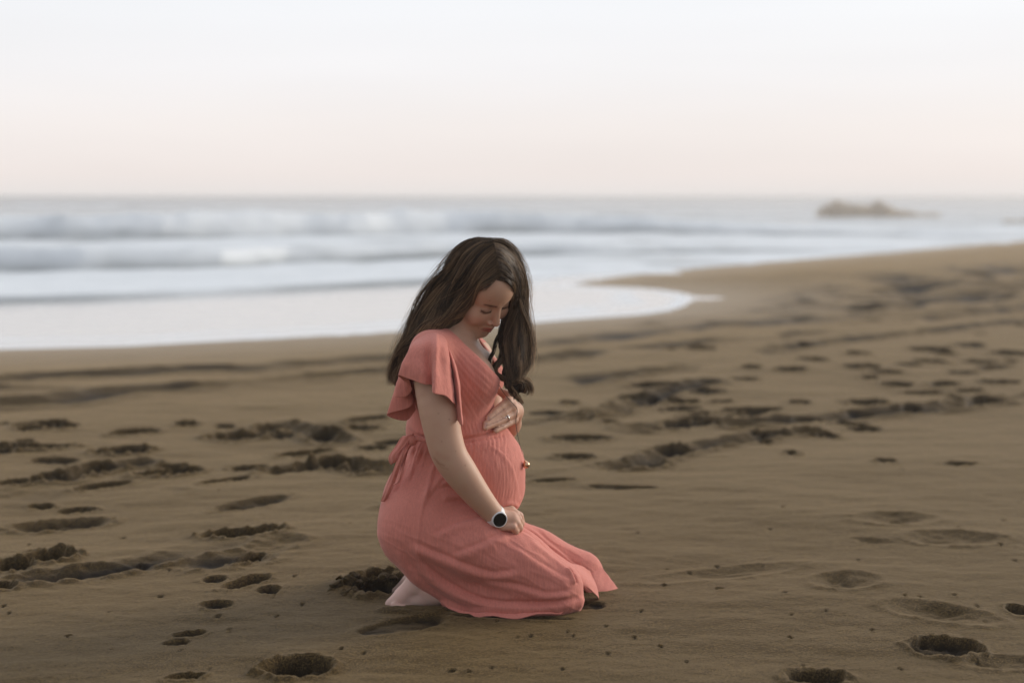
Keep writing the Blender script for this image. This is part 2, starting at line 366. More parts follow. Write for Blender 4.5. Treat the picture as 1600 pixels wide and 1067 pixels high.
sea = link('sea_water', ms, SEA, kind='structure')
# ------------------------------------------------------------------ rocks in the surf
def rock(name, spans, Y, depth, label, seed):
    """spans: list of (u, v_top) along the crest, seen against the sea; solid from the sea bed up"""
    us = np.array([s[0] for s in spans]); vt = np.array([s[1] for s in spans])
    P = W(us, vt, Y); n = 90; mrows = 34
    xs = np.linspace(P[0, 0], P[-1, 0], n); top = np.interp(xs, P[:, 0], P[:, 2])
    c = xs.mean(); a = np.linspace(-1, 1, mrows)
    Xr = xs[None]+0*a[:, None]; Yr = Y + a[:, None]*depth + 0*xs[None]
    env = (1-np.abs(a)**2.2)[:, None]
    Zr = -1.2 + (top[None]+1.2)*env**.45 + .28*fbm(Xr*1.3, Yr*1.3, 4, seed) + .18*np.floor(fbm(Xr*.9, Yr*.7, 2, seed+5)*5)/2.2*env
    Zr = np.where((a[:, None] <= -1) | (a[:, None] >= 1), -1.3, Zr); Zr[:, 0] = -1.3; Zr[:, -1] = -1.3
    top_v = np.stack([Xr, Yr, Zr], -1).reshape(-1, 3)
    bot = top_v.copy(); bot[:, 2] = -1.6
    F = gridfaces(mrows, n); nb = len(top_v)
    ring = list(range(n)) + [r*n+n-1 for r in range(1, mrows)] + [(mrows-1)*n+k for k in range(n-2, -1, -1)] + [r*n for r in range(mrows-2, 0, -1)]
    side = [(ring[(k+1) % len(ring)], ring[k], ring[k]+nb, ring[(k+1) % len(ring)]+nb) for k in range(len(ring))]
    F = np.vstack([F, F[:, ::-1]+nb, np.array(side)])
    return link(name, mesh(name, np.vstack([top_v, bot]), F), ROCK, smooth=False, label=label, category='rock', group='rocks standing in the surf')
m = NT('sea_rock'); ob = m.n('TexCoord').outputs['Object']
m.set(Base_Color=m.ramp(m.noise(1.5, 5, ob, .65), [(.3, (.32, .24, .16)), (.55, (.46, .37, .26)), (.75, (.58, .49, .37))]), Roughness=.85, Normal=m.bump(m.noise(6, 5, ob), .6, .1))
ROCK = m.m
rock('sea_rock', [(1284,321),(1294,316),(1314,316),(1326,318),(1338,316),(1354,318),(1373,318),(1381,325),(1394,322),(1408,323),(1420,327),(1436,330),(1452,334),(1468,339)], 86, 2.6,
     'long low brown rock reef rising from the pale surf beyond the sand spit', 40)
rock('sea_rock', [(1566,347),(1574,342),(1582,339),(1596,341),(1612,337),(1640,339),(1668,345)], 66, 1.8,
     'small brown rock in the surf cut off by the right edge of the picture', 60)
# ================================================================== sculpting by smooth distance fields
class Field:
    def __init__(s): s.ops = []
    def cone(s, a, ra, b, rb, k=.012, sub=False, pad=0.0):
        s.ops.append(('c', np.array(a, float), ra, np.array(b, float), rb, k, sub)); return s
    def ball(s, a, r, k=.012, sub=False): return s.cone(a, r, np.array(a, float)+1e-4, r, k, sub)
    def ell(s, c, rad, R=None, k=.012, sub=False):
        s.ops.append(('e', np.array(c, float), np.array(rad, float), np.eye(3) if R is None else np.array(R, float), 0, k, sub)); return s
    def chain(s, pts, rs, k=.012, sub=False):
        for i in range(len(pts)-1): s.cone(pts[i], rs[i], pts[i+1], rs[i+1], k, sub)
        return s
    @staticmethod
    def one(op, X, Y, Z):
        if op[0] == 'c':
            a, ra, b, rb = op[1:5]; ab = b-a; L2 = float(ab@ab)
            px = X-a[0]; py = Y-a[1]; pz = Z-a[2]
            h = np.clip((px*ab[0]+py*ab[1]+pz*ab[2])/L2, 0, 1)
            return np.sqrt((px-h*ab[0])**2+(py-h*ab[1])**2+(pz-h*ab[2])**2) - (ra+(rb-ra)*h)
        c, rad, R = op[1:4]
        px = X-c[0]; py = Y-c[1]; pz = Z-c[2]
        q = [(px*R[i][0]+py*R[i][1]+pz*R[i][2]) for i in range(3)]
        k0 = np.sqrt(sum((q[i]/rad[i])**2 for i in range(3))); k1 = np.sqrt(sum((q[i]/rad[i]**2)**2 for i in range(3)))+1e-9
        return k0*(k0-1)/k1
    @staticmethod
    def comb(F, d, k, sub):
        if sub:
            d = -d; h = np.clip(.5-.5*(F-d)/k, 0, 1); return F+(d-F)*h + k*h*(1-h)
        h = np.clip(.5+.5*(F-d)/k, 0, 1); return F+(d-F)*h - k*h*(1-h)
    def eval(s, P):
        X, Y, Z = P[..., 0], P[..., 1], P[..., 2]; F = np.full(X.shape, 10.0)
        for op in s.ops: F = s.comb(F, s.one(op, X, Y, Z), op[5], op[6])
        return F
    def box(s, op):
        if op[0] == 'c':
            r = max(op[2], op[4]); lo = np.minimum(op[1], op[3])-r; hi = np.maximum(op[1], op[3])+r
        else:
            e = np.sqrt(((op[3]*op[2][:, None])**2).sum(0)); lo = op[1]-e; hi = op[1]+e
        m = op[5]+.012; return lo-m, hi+m
    def mesh(s, res, zfine=None, cut=None, smooth=2):
        add = [o for o in s.ops if not o[6]]
        B = np.array([s.box(o) for o in add]); lo = B[:, 0].min(0); hi = B[:, 1].max(0)
        ax = [np.arange(lo[i], hi[i]+res, res) for i in range(3)]
        if zfine: ax[2] = np.concatenate([np.arange(lo[2], zfine[0], res), np.arange(zfine[0], hi[2]+.002, zfine[1])])
        F = np.full([len(a) for a in ax], 1.0, np.float32)
        for op in s.ops:
            l, h = s.box(op); sl = tuple(slice(max(0, np.searchsorted(ax[i], l[i])-1), np.searchsorted(ax[i], h[i])+1) for i in range(3))
            X = ax[0][sl[0]][:, None, None].astype(np.float32); Y = ax[1][sl[1]][None, :, None].astype(np.float32); Z = ax[2][sl[2]][None, None, :].astype(np.float32)
            F[sl] = s.comb(F[sl], s.one(op, X, Y, Z), op[5], op[6])
        if cut is not None: F = cut(F, ax)
        V, Q = nets(F, ax)
        return relax(V, Q, smooth), Q
def nets(F, ax):
    Sg = F < 0; n = [k-1 for k in F.shape]
    c = np.zeros(n, np.int8)
    for i in (0, 1):
        for j in (0, 1):
            for k in (0, 1): c += Sg[i:n[0]+i, j:n[1]+j, k:n[2]+k]
    I, J, K = np.nonzero((c > 0) & (c < 8)); idx = np.full(n, -1, np.int32); idx[I, J, K] = np.arange(len(I))
    acc = np.zeros((len(I), 3)); cnt = np.zeros(len(I))
    for d in range(3):
        o = [q for q in range(3) if q != d]
        for a in (0, 1):
            for b in (0, 1):
                s0 = [I, J, K]; s0[o[0]] = s0[o[0]]+a; s0[o[1]] = s0[o[1]]+b
                s1 = list(s0); s1[d] = s1[d]+1
                f0 = F[tuple(s0)]; f1 = F[tuple(s1)]; m = (f0 < 0) != (f1 < 0)
                t = np.where(m, f0/np.where(m, f0-f1, 1), 0)
                for q in range(3):
                    if q == d: v = ax[d][s0[d]]*(1-t)+ax[d][s1[d]]*t
                    else: v = ax[q][s0[q]]
                    acc[:, q] += np.where(m, v, 0)
                cnt += m
    V = acc/cnt[:, None]; Q = []
    for d in range(3):
        o1, o2 = (d+1) % 3, (d+2) % 3
        A = [slice(None)]*3; Bs = [slice(None)]*3; A[d] = slice(0, F.shape[d]-1); Bs[d] = slice(1, F.shape[d])
        s0 = Sg[tuple(A)]; s1 = Sg[tuple(Bs)]; E_ = np.stack(np.nonzero(s0 != s1)); fl = s0[tuple(E_)]
        ok = (E_[o1] > 0) & (E_[o2] > 0) & (E_[o1] < n[o1]) & (E_[o2] < n[o2]); E_ = E_[:, ok]; fl = fl[ok]
        def at(a, b):
            e = E_.copy(); e[o1] -= a; e[o2] -= b; return idx[tuple(e)]
        q = np.stack([at(1, 1), at(0, 1), at(0, 0), at(1, 0)], -1); q[~fl] = q[~fl][:, ::-1]; Q.append(q)
    return V, np.vstack(Q)
def relax(V, Q, it, w=.5):
    e = np.vstack([Q[:, [0, 1]], Q[:, [1, 2]], Q[:, [2, 3]], Q[:, [3, 0]]]); e = np.vstack([e, e[:, ::-1]])
    cnt = np.bincount(e[:, 0], minlength=len(V)).astype(float)
    for k in range(it):
        A = np.stack([np.bincount(e[:, 0], V[e[:, 1], q], minlength=len(V)) for q in range(3)], -1)/cnt[:, None]
        V = V + w*(A-V)
    return V
def vnormals(V, Q):
    a = V[Q[:, 2]]-V[Q[:, 0]]; b = V[Q[:, 3]]-V[Q[:, 1]]; nrm = np.cross(a, b)
    N_ = np.stack([sum(np.bincount(Q[:, i], nrm[:, q], minlength=len(V)) for i in range(4)) for q in range(3)], -1)
    return N_/np.maximum(np.linalg.norm(N_, axis=1), 1e-12)[:, None]

# ================================================================== the kneeling woman
Y0 = 3.60; MPP = Y0/FPX                     # metres for one photo pixel at her distance
def P(u, v, d=0.0): return W(u, v, Y0+d)
def R(px): return px*MPP
# head frame: left, up, forward; origin between the eyes
HF = np.array([0.5865, -0.5099, -0.6293]); HL = np.array([0.7346, 0.6621, 0.1483])
HF /= np.linalg.norm(HF); HL -= HF*(HL@HF); HL /= np.linalg.norm(HL); HU = np.cross(HF, HL)
HO = P(775.0, 478.5, -.058); HR = np.array([HL, HU, HF])
def H(l, u, f): return HO + (l*HL + u*HU + f*HF)*.01015
def torso(f, pad=0.0, k=.03):
    e = lambda u, v, d, a, b, c, kk=k: f.ell(P(u, v, d), (R(a)+pad, c+pad, R(b)+pad), None, kk)
    f.cone(P(672, 556, -.13), R(27)+pad, P(738, 552, .15), R(25)+pad, k)
    f.cone(P(690, 548, -.06), R(27)+pad, P(722, 546, .06), R(27)+pad, k)
    f.cone(P(676, 548, -.105), R(28)+pad, P(702, 545, -.035), R(26)+pad, k)
    e(692, 592, 0, 56, 72, .135); e(705, 575, .01, 55, 50, .12)
    f.ball(P(738, 590, -.068), R(40)+pad, .04); f.ball(P(750, 590, .07), R(36)+pad, .04)
    f.cone(P(712, 630, -.03), R(52)+pad, P(712, 660, .02), R(52)+pad, .05)
    e(706, 676, 0, 68, 46, .130, .05)
    e(738, 728, 0, 79, 72, .140, .05); e(744, 764, 0, 72, 56, .125, .03)
    e(672, 790, 0, 72, 82, .172, .05)
    f.ball(P(659, 826, -.080), R(65)+pad, .03); f.ball(P(672, 824, .085), R(62)+pad, .03)
    return f
# ---- body
body = Field()
torso(body, -.007)
for s in (-1, 1):
    d = -.112 if s < 0 else .115; dx = 0 if s < 0 else 34; dv = 0 if s < 0 else -20
    body.chain([P(686+dx*.3, 838+dv*.5, d*.85), P(780+dx, 886+dv*.8, d), P(862+dx, 922+dv, d)], [R(48), R(34), R(27)], .03)
    body.chain([P(862+dx, 925+dv, d), P(760+dx*.6, 925+dv, d), P(678+dx*.3, 922+dv, d)], [R(25), R(28), R(20)], .01)
    # foot propped on its toes, sole facing back
    q = lambda u, v, e=0: P(u+dx*.3-1, v+dv+3, d+.006+e)
    body.chain([q(678, 922), q(656, 908)], [R(20), R(19)], .012)
    body.chain([q(650, 908), q(631, 926), q(613, 941)], [R(17), R(12.5), R(10.5)], .010)
    body.chain([q(650, 911, .02), q(634, 930, .02), q(618, 943, .02)], [R(14), R(11), R(9)], .010)
    body.chain([q(676, 928), q(660, 932), q(636, 940)], [R(15), R(13), R(10)], .012)
    body.ball(q(672, 918, -.028), R(7.5), .010)
    for j in range(5):
        e = -.036+.0175*j; r = (5.0, 5.4, 5.8, 6.2, 8.2)[j]
        body.chain([q(617+j, 942, e*.8), q(632+2*j, 947, e), q(643+3.2*j, 949, e)], [R(r+1), R(r), R(r*.9)], .003)
# neck, shoulders and arms
body.chain([H(0, -3.5, -9.6), P(709, 520, -.006), P(702, 548, 0)], [.047, .043, .054], .014)
body.cone(P(712, 530, -.02), .040, P(676, 550, -.12), .036, .025); body.cone(P(716, 530, 0), .040, P(738, 550, .12), .034, .025)
body.cone(P(736, 556, -.04), .020, P(762, 563, .07), .020, .03)
ARM = [P(669, 563, -.160), P(683, 632, -.196), P(694, 684, -.205), P(703, 712, -.205), P(720, 738, -.200), P(742, 768, -.185), P(760, 790, -.170), P(771, 803, -.160)]
ARR = [26, 28.5, 26.8, 25.5, 24.2, 20.5, 17.0, 15.0]
def tube(f, pts, rs_, n, k=.006):
    q = smoothline3(np.array([np.append(p, r) for p, r in zip(pts, rs_)]), n)
    f.chain([p[:3] for p in q], [p[3] for p in q], k)
def smoothline3(p, n):
    t = np.linspace(0, len(p)-1, n); i = np.clip(t.astype(int), 0, len(p)-2); f = (t-i)[:, None]
    q = np.vstack([2*p[0]-p[1], p, 2*p[-1]-p[-2]]); a, b_, c_, d = q[i], q[i+1], q[i+2], q[i+3]
    return .5*((2*b_)+(-a+c_)*f+(2*a-5*b_+4*c_-d)*f**2+(-a+3*b_-3*c_+d)*f**3)
tube(body, ARM, [R(q) for q in ARR], 30, .004)
body.ball(ARM[0], R(26), .02)
# far arm
body.chain([P(742, 556, .15), P(762, 640, .185), P(778, 690, .17)], [R(29), R(26), R(23)], .012)
body.chain([P(778, 690, .17), P(796, 662, .10), P(803, 645, .045)], [R(22), R(18), R(14.5)], .012)

# ---- dress field (needed for resting the fingers on it)
dress = Field()
torso(dress, .006)
dress.chain([P(684, 836, -.098), P(735, 850, -.118), P(800, 880, -.125), P(868, 916, -.125)], [R(61), R(57), R(47), R(40)], .03)
dress.chain([P(868, 925, -.125), P(800, 928, -.135), P(735, 925, -.120)], [R(36), R(33), R(32)], .03)
dress.chain([P(735, 925, -.120), P(672, 880, -.110)], [R(32), R(38)], .03)
dress.chain([P(694, 826, .098), P(760, 842, .12), P(835, 872, .125), P(905, 896, .12)], [R(60), R(55), R(45), R(37)], .03)
dress.chain([P(908, 900, .12), P(800, 905, .12), P(712, 900, .10)], [R(32), R(36), R(40)], .03)
dress.chain([P(740, 842, 0), P(810, 873, 0), P(884, 905, 0)], [R(58), R(42), R(27)], .035)
dress.chain([P(700, 938, -.135), P(742, 951, -.160), P(806, 955, -.178), P(868, 949, -.172), P(899, 940, -.150)], [R(9), R(12), R(12), R(12), R(13)], .006)
dress.chain([P(888, 938, -.120), P(878, 920, -.12)], [R(24), R(30)], .01)
def surf(u, v, f=dress, d0=-.33, d1=.30, n=140):
    """depth offset at which the line of sight through (u, v) first meets the field"""
    u = np.atleast_1d(np.asarray(u, float)); v = np.atleast_1d(np.asarray(v, float)); d = np.full(u.shape, d0); hit = np.zeros(u.shape, bool)
    for i in range(60):
        g = f.eval(P(u, v, d)); hit |= g < .0008
        d = np.where(hit, d, d+np.clip(g*.9, .0006, .05))
        if (hit | (d > d1)).all(): break
    return d, hit & (d < d1)
def surf_back(u, v, f, d0=.34, d1=-.3):
    d = np.full(u.shape, d0); hit = np.zeros(u.shape, bool)
    for i in range(60):
        g = f.eval(P(u, v, d)); hit |= g < .0008
        d = np.where(hit, d, d-np.clip(g*.9, .0006, .05))
        if (hit | (d < d1)).all(): break
    return d, hit & (d > d1)
# ---- near hand, closed over the thigh
body.chain([ARM[-1], P(784, 809, -.150), P(797, 812, -.142)], [R(14.6), R(12.6), R(14)], .010)
body.chain([P(788, 806, -.126), P(801, 806, -.112)], [R(10), R(11)], .010)
for (ku, kv, kd, r) in [(805, 804, -.112, 6.2), (808.5, 810.5, -.128, 6.4), (806.5, 817.5, -.145, 6.2), (801, 823, -.160, 5.6)]:
    body.chain([P(ku-17, kv-1, kd-.006), P(ku, kv, kd), P(ku+5, kv+7, kd+.012), P(ku+2.5, kv+14, kd+.022), P(ku-6, kv+15, kd+.026)], [R(r+.8), R(r+.9), R(r*.96), R(r*.88), R(r*.8)], .0028)
body.chain([P(782, 801, -.118), P(798, 797, -.090), P(811, 806, -.076), P(815, 815, -.072)], [R(8), R(7.2), R(6.4), R(5.6)], .006)
# ---- far hand spread below the breast
def on(u, v, r, sink=.45):
    d, h = surf(u, v); return P(u, v, (d[0] if h[0] else .02) - R(r)*sink)
FING = {'index': ([(793, 628), (783, 635), (773, 643), (763, 653)], 6.6), 'middle': ([(800, 635), (788, 644.5), (773, 653), (759, 662)], 6.4),
        'ring': ([(803, 645), (791, 653.5), (775, 661), (758, 668)], 6.2), 'little': ([(803, 656), (794, 662), (785, 667), (774, 673)], 5.6)}
fpts = {}
for nm, (pts, r) in FING.items():
    base = P(pts[0][0], pts[0][1], -.028+.004*list(FING).index(nm)); q = [base]+[on(u, v, r) for u, v in pts[1:]]
    dd = [p[1] for p in q]
    for k in (1, 2): q[k] = P(pts[k][0], pts[k][1], min(q[k][1]-Y0, (q[0][1]*(3-k)+q[3][1]*k)/3-Y0))
    fpts[nm] = q
    body.chain(q, [R(r+.6), R(r*.95), R(r*.88), R(r*.78)], .0016)
    body.chain([P(803, 643, .035), base], [R(10), R(r+.9)], .008)
body.chain([P(804, 640, .05), P(797, 640, .005)], [R(13.5), R(13)], .012)
body.chain([P(803, 640, .02), P(793, 618, .0), P(782, 612, .005)], [R(9), R(7.5), R(6.5)], .008)     # thumb, up under the hair
# ---- head
b = body
b.ell(H(0, 3.3, -8.2), (.073, .082, .094), HR, .01)
b.ell(H(0, -3.0, -4.4), (.0605, .066, .056), HR, .02)
b.ell(H(0, 3.8, -2.2), (.058, .045, .034), HR, .02)
for s in (-1, 1):
    b.ell(H(s*3.8, -3.2, -1.4), (.024, .028, .0225), HR, .016)
    b.cone(H(s*5.1, -4.4, -6.4), .016, H(s*3.7, -7.4, -2.9), .0165, .014)
    b.cone(H(s*3.7, -7.4, -2.9), .0155, H(s*1.2, -9.1, -1.5), .0145, .014)
    b.cone(H(s*1.1, 1.55, .40), .0062, H(s*4.2, 1.75, -1.0), .0062, .012)
b.ball(H(0, -9.25, -.75), .0165, .016)
b.ell(H(0, -6.6, -.55), (.026, .021, .020), HR, .014)
for s in (-1, 1):
    b.ell(H(s*3.1, -.15, 1.15), (.0155, .0085, .0090), HR, .009, True)
    b.ell(H(s*1.9, .2, 1.25), (.006, .010, .006), HR, .006, True)
    b.ball(H(s*3.1, -.25, -.55), .0128, .003)
    b.ell(H(s*3.1, -.62, .52), (.0112, .0030, .0030), HR, .0025)               # lower edge of the lowered lid
    b.cone(H(s*1.75, -.35, .15), .0035, H(s*4.5, -.15, -.35), .003, .006)
    b.ell(H(s*7.1, -1.2, -7.6), (.008, .030, .018), HR, .006)
b.cone(H(0, .9, .60), .0055, H(0, -3.1, 2.05), .0088, .008)
b.ball(H(0, -3.75, 2.35), .0088, .004)
for s in (-1, 1): b.ell(H(s*1.35, -4.10, 1.30), (.0068, .0062, .0090), HR, .004)
for s in (-1, 1): b.ball(H(s*.60, -4.72, 1.7), .0018, .0015, True)
b.cone(H(-.25, -5.0, 1.2), .0022, H(-.25, -5.9, 1.45), .0025, .004); b.cone(H(.25, -5.0, 1.2), .0022, H(.25, -5.9, 1.45), .0025, .004)
for s in (-1, 1):
    b.cone(H(s*.35, -6.10, 1.50), .0034, H(s*2.1, -6.62, .62), .0018, .0025)
    b.cone(H(0, -7.18, 1.38), .0046, H(s*1.7, -6.85, .70), .0026, .0025)
    b.cone(H(0, -6.62, 1.92), .0009, H(s*2.25, -6.72, .92), .0009, .0016, True)
b.ell(H(0, -8.2, 1.05), (.012, .0045, .004), HR, .006, True)
BV, BQ = body.mesh(.0027, zfine=(.62, .0016), smooth=2)
hp = (BV-HO)@HR.T*100        # head coordinates in cm
l_, u_, f_ = hp.T; al = np.abs(l_)
skin = np.array([.58, .365, .255]); colr = np.tile(skin, (len(BV), 1))
def paint(mask, c):
    global colr
    colr = colr*(1-mask[:, None]) + np.array(c)*mask[:, None]
inhead = (np.linalg.norm(hp-np.array([0, -1, -3]), axis=1) < 13)
front = inhead*sstep(-3, -1, f_)
paint(front*np.exp(-((al-3.9)/1.7)**2-((u_+3.1)/1.7)**2)*.42, (.60, .27, .19))                     # blush
paint(front*np.exp(-((al-.7)/1.2)**2-((u_+3.9)/1.1)**2)*.25, (.52, .22, .16))
ly = np.where(u_ > -6.65, (u_+6.30)/(.36*(1-(al/2.6)**2).clip(.12)), (u_+7.08)/(.50*(1-(al/2.6)**2).clip(.12)))
paint(front*(1-sstep(.75, 1.15, np.abs(ly)))*(1-sstep(2.0, 2.5, al))*.85, (.40, .095, .075))                     # lips
paint(front*np.exp(-((u_+6.66)/.13)**2)*(1-sstep(2.2, 2.6, al))*.85, (.10, .02, .018))
bu = 1.22+.75*np.clip((al-1.2)/3.4, 0, 1)-.25*np.clip((al-3.8)/1.2, 0, 1)
paint(front*np.exp(-((u_-bu)/(.42*(1-.5*sstep(3, 4.9, al))))**2)*sstep(1.05, 1.5, al)*(1-sstep(4.5, 5.0, al))*.97, (.035, .018, .011))   # brows
paint(front*np.exp(-((al-3.15)/1.35)**2-((u_-.15)/.55)**2)*.45, (.17, .085, .06))                    # eye shadow
paint(front*np.exp(-((u_+.80-.10*(al-1.8)-.03*(al-3.1)**2)/.42)**2)*(al > 1.7)*(al < 4.8)*.97, (.010, .007, .006))             # lash line
uu, vv = UV(BV)
foot = (BV[:, 0] < P(700, 900)[0])*(BV[:, 2] < .13)
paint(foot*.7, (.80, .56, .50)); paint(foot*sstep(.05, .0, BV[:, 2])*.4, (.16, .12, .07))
handm = ((uu > 752) & (uu < 822) & (vv > 612) & (vv < 680)) | ((uu > 788) & (uu < 822) & (vv > 790) & (vv < 840))
paint(handm*.25, (.50, .25, .18))
for nm, q in fpts.items():     # nails
    t = q[3] + (q[3]-q[2])/np.linalg.norm(q[3]-q[2])*R(1.2) + np.array([0, -1, .25])*R(5); dd = np.linalg.norm(BV-t, axis=1)
    paint((1-sstep(R(2.6), R(3.6), dd))*.8, (.66, .44, .38))
def line(pts, w, amt, c):      # creases, knuckle lines and painted shade between fingers
    best = np.full(len(BV), 1e9)
    for (a0, a1), (b0, b1) in zip(pts[:-1], pts[1:]):
        e0, e1 = b0-a0, b1-a1; h = np.clip(((uu-a0)*e0+(vv-a1)*e1)/(e0*e0+e1*e1), 0, 1); best = np.minimum(best, np.hypot(uu-a0-h*e0, vv-a1-h*e1))
    paint(np.exp(-(best/w)**2)*amt*(BV[:, 1] < Y0+.02), c)
line([(679,716),(686,724),(694,727)], 1.4, .5, (.36, .16, .10)); line([(683,722),(690,730),(700,733)], 1.2, .3, (.36, .16, .10)); line([(684,708),(690,714),(700,716)], 4, .22, (.50, .22, .15))
line([(806,806),(812,812)], 2.2, .4, (.55, .24, .18)); line([(803,815),(808,821)], 2.2, .4, (.55, .24, .18)); line([(799,822),(803,828)], 2.0, .4, (.55, .24, .18))
line([(789,638),(776,648),(764,657)], .9, .75, (.16, .06, .04)); line([(794,650),(778,658),(760,665)], .9, .75, (.16, .06, .04)); line([(798,659),(784,666),(772,670)], .9, .7, (.16, .06, .04))  # dark lines paint the shade in the gaps between the fingers
line([(783,634),(787,640)], .9, .3, (.3, .13, .09)); line([(783,649),(786,655)], .9, .3, (.3, .13, .09)); line([(774,645),(777,651)], .8, .3, (.3, .13, .09))
rnd = np.random.RandomState(3)
for (fu, fv, r) in [(727, 727, 1.1), (702, 655, 1.2), (685, 646, .9), (765, 470, .8), (758, 752, .9), (690, 690, .9), (748, 512, .7), (735, 700, .9), (712, 705, .8)]:
    dd = np.hypot(uu-fu, vv-fv); paint((1-sstep(r*.6, r*1.6, dd))*(BV[:, 1] < Y0)*.5, (.22, .10, .06))
bm = mesh('body', BV, BQ); cattr(bm, 'tint', colr)
m = NT('skin'); at = m.n('Attribute', attribute_name='tint'); ob = m.n('TexCoord').outputs['Object']
mot = m.noise(28, 4, ob); c = m.mix(m.n('MapRange', i_0=mot, i_1=.35, i_2=.75, i_3=0.0, i_4=.22).outputs[0], at.outputs['Color'], (.52, .24, .17))
m.set(Base_Color=c, Roughness=.50, IOR=1.4, Subsurface_Weight=.12, Subsurface_Radius=(.9, .35, .2), Subsurface_Scale=.012, Specular_IOR_Level=.4)
m.set(Normal=m.bump(m.noise(420, 3, ob, .6), .12, .0012))
SKIN = m.m
person = bpy.data.objects.new('person', None); COL.objects.link(person); person.location = (P(740, 930)[0], Y0, 0)
person['label'] = 'pregnant woman in a coral wrap dress kneeling on the sand with her head bowed'
person['category'] = 'person'
INV = person.location.copy()
def part(name, me, mat, parent=None, **kw):
    o = link(name, me, mat, **kw); p = parent or person; o.parent = p
    if p is person: o.matrix_parent_inverse.translation = -INV
    else: o.matrix_parent_inverse.identity()
    return o
part('body', bm, SKIN)
# ------------------------------------------------------------------ dress
def cutneck(F, ax):
    # V neck: open in front of a plane through the neckline and above it
    a = P(691, 506, -.05); b_ = P(786, 597, -.055); c_ = P(757, 530, .075)
    X = ax[0][:, None, None]; Y = ax[1][None, :, None]; Z = ax[2][None, None, :]
    n1 = np.cross(b_-a, np.array([.25, -1.0, .0])); n1 /= np.linalg.norm(n1)
    if n1[2] < 0: n1 = -n1
    b2 = P(786, 600, -.05); n2 = np.cross(c_-b2, np.array([.55, -.9, .35])); n2 /= np.linalg.norm(n2)
    if n2[0]*1 + n2[2] < 0: n2 = -n2
    d1 = (X-a[0])*n1[0]+(Y-a[1])*n1[1]+(Z-a[2])*n1[2]
    ftop = P(735, 512, .05)
    # far edge of the V: keep cloth beyond a slanted vertical plane
    m = np.array([-.35, -.9, 0.0]); m /= np.linalg.norm(m); q = P(765, 560, .035)
    d3 = (X-q[0])*m[0]+(Y-q[1])*m[1]
    neck = np.minimum(d1, d3+.0)
    up = Z-P(700, 520)[2]
    d4 = np.minimum(neck, 1e3)
    F = np.maximum(F, d4)
    # open round the neck itself
    nk = body.one(('c', P(714, 500, -.008), .048, P(708, 545, 0), .050), X, Y, Z)
    return np.maximum(F, -nk-.0)
DV, DQ = dress.mesh(.0032, cut=cutneck, smooth=2)
DN = vnormals(DV, DQ); du, dv = UV(DV)
toward = sstep(.05, .45, -DN[:, 1]); up_ = sstep(-.1, .4, DN[:, 2]*.6-DN[:, 1])
disp = np.zeros(len(DV))
def seg_dist(pts, uu, vv):
    best = np.full(uu.shape, 1e9); side = np.zeros(uu.shape); tt_ = np.zeros(uu.shape); n = len(pts)-1
    for i in range(n):
        ax_, ay = pts[i]; bx_, by = pts[i+1]; ex, ey = bx_-ax_, by-ay; L2 = ex*ex+ey*ey
        h = np.clip(((uu-ax_)*ex+(vv-ay)*ey)/L2, 0, 1); px = uu-ax_-h*ex; py = vv-ay-h*ey
        d = np.hypot(px, py); m_ = d < best; best = np.where(m_, d, best)
        side = np.where(m_, np.sign(ex*py-ey*px), side); tt_ = np.where(m_, (i+h)/n, tt_)
    return best*side, tt_
def smoothline(pts, n=24):
    p = np.array(pts, float); t = np.linspace(0, len(p)-1, n); i = np.clip(t.astype(int), 0, len(p)-2); f = (t-i)[:, None]
    q = np.vstack([2*p[0]-p[1], p, 2*p[-1]-p[-2]]); a, b_, c_, d = q[i], q[i+1], q[i+2], q[i+3]
    return .5*((2*b_)+(-a+c_)*f+(2*a-5*b_+4*c_-d)*f**2+(-a+3*b_-3*c_+d)*f**3)
def fold(pts, amp, w, valley=.7, vw=.45, off=.9, mask=None):
    """a crease (on the line, dark) with a soft ridge beside it (positive side = below/right of travel)"""
    global disp
    s, t = seg_dist([tuple(q) for q in smoothline(pts)], du, dv)
    taper = sstep(0, .18, t)*sstep(1, .82, t)
    g = 1.45*amp*(np.exp(-((s-off*w)/w)**2) - valley*np.exp(-(s/(vw*w))**2))*taper
    disp += g*.001*(toward if mask is None else mask)
F_ = fold
F_([(640,842),(667,856),(705,871),(746,887),(777,893),(820,886)], 5.5, 9)
F_([(655,868),(680,896),(717,919),(761,937),(824,941),(878,938),(914,930)], 6, 9, 1.0)
F_([(700,866),(739,853),(774,838),(792,830)], 3.5, 9)
F_([(674,835),(717,814),(762,806)], 4, 8)
F_([(746,900),(808,912),(855,925),(899,920)], 4.5, 8)
F_([(625,850),(650,892),(692,930),(736,955)], 4, 9)
F_([(790,842),(830,868),(868,892),(896,905)], 2.5, 8)
F_([(676,752),(666,784),(659,816),(657,860),(664,900)], 1.6, 3, .9)                                     # side seam
F_([(684,722),(675,760),(669,784)], 3, 5); F_([(700,742),(676,772),(664,796)], 3, 6); F_([(664,700),(652,728),(640,756)], 2.2, 5)
F_([(652,696),(640,722),(628,750),(620,772)], 2, 5); F_([(742,790),(715,782),(690,786)], 3.5, 7)
F_([(735,772),(700,760),(684,766)], 3, 6)
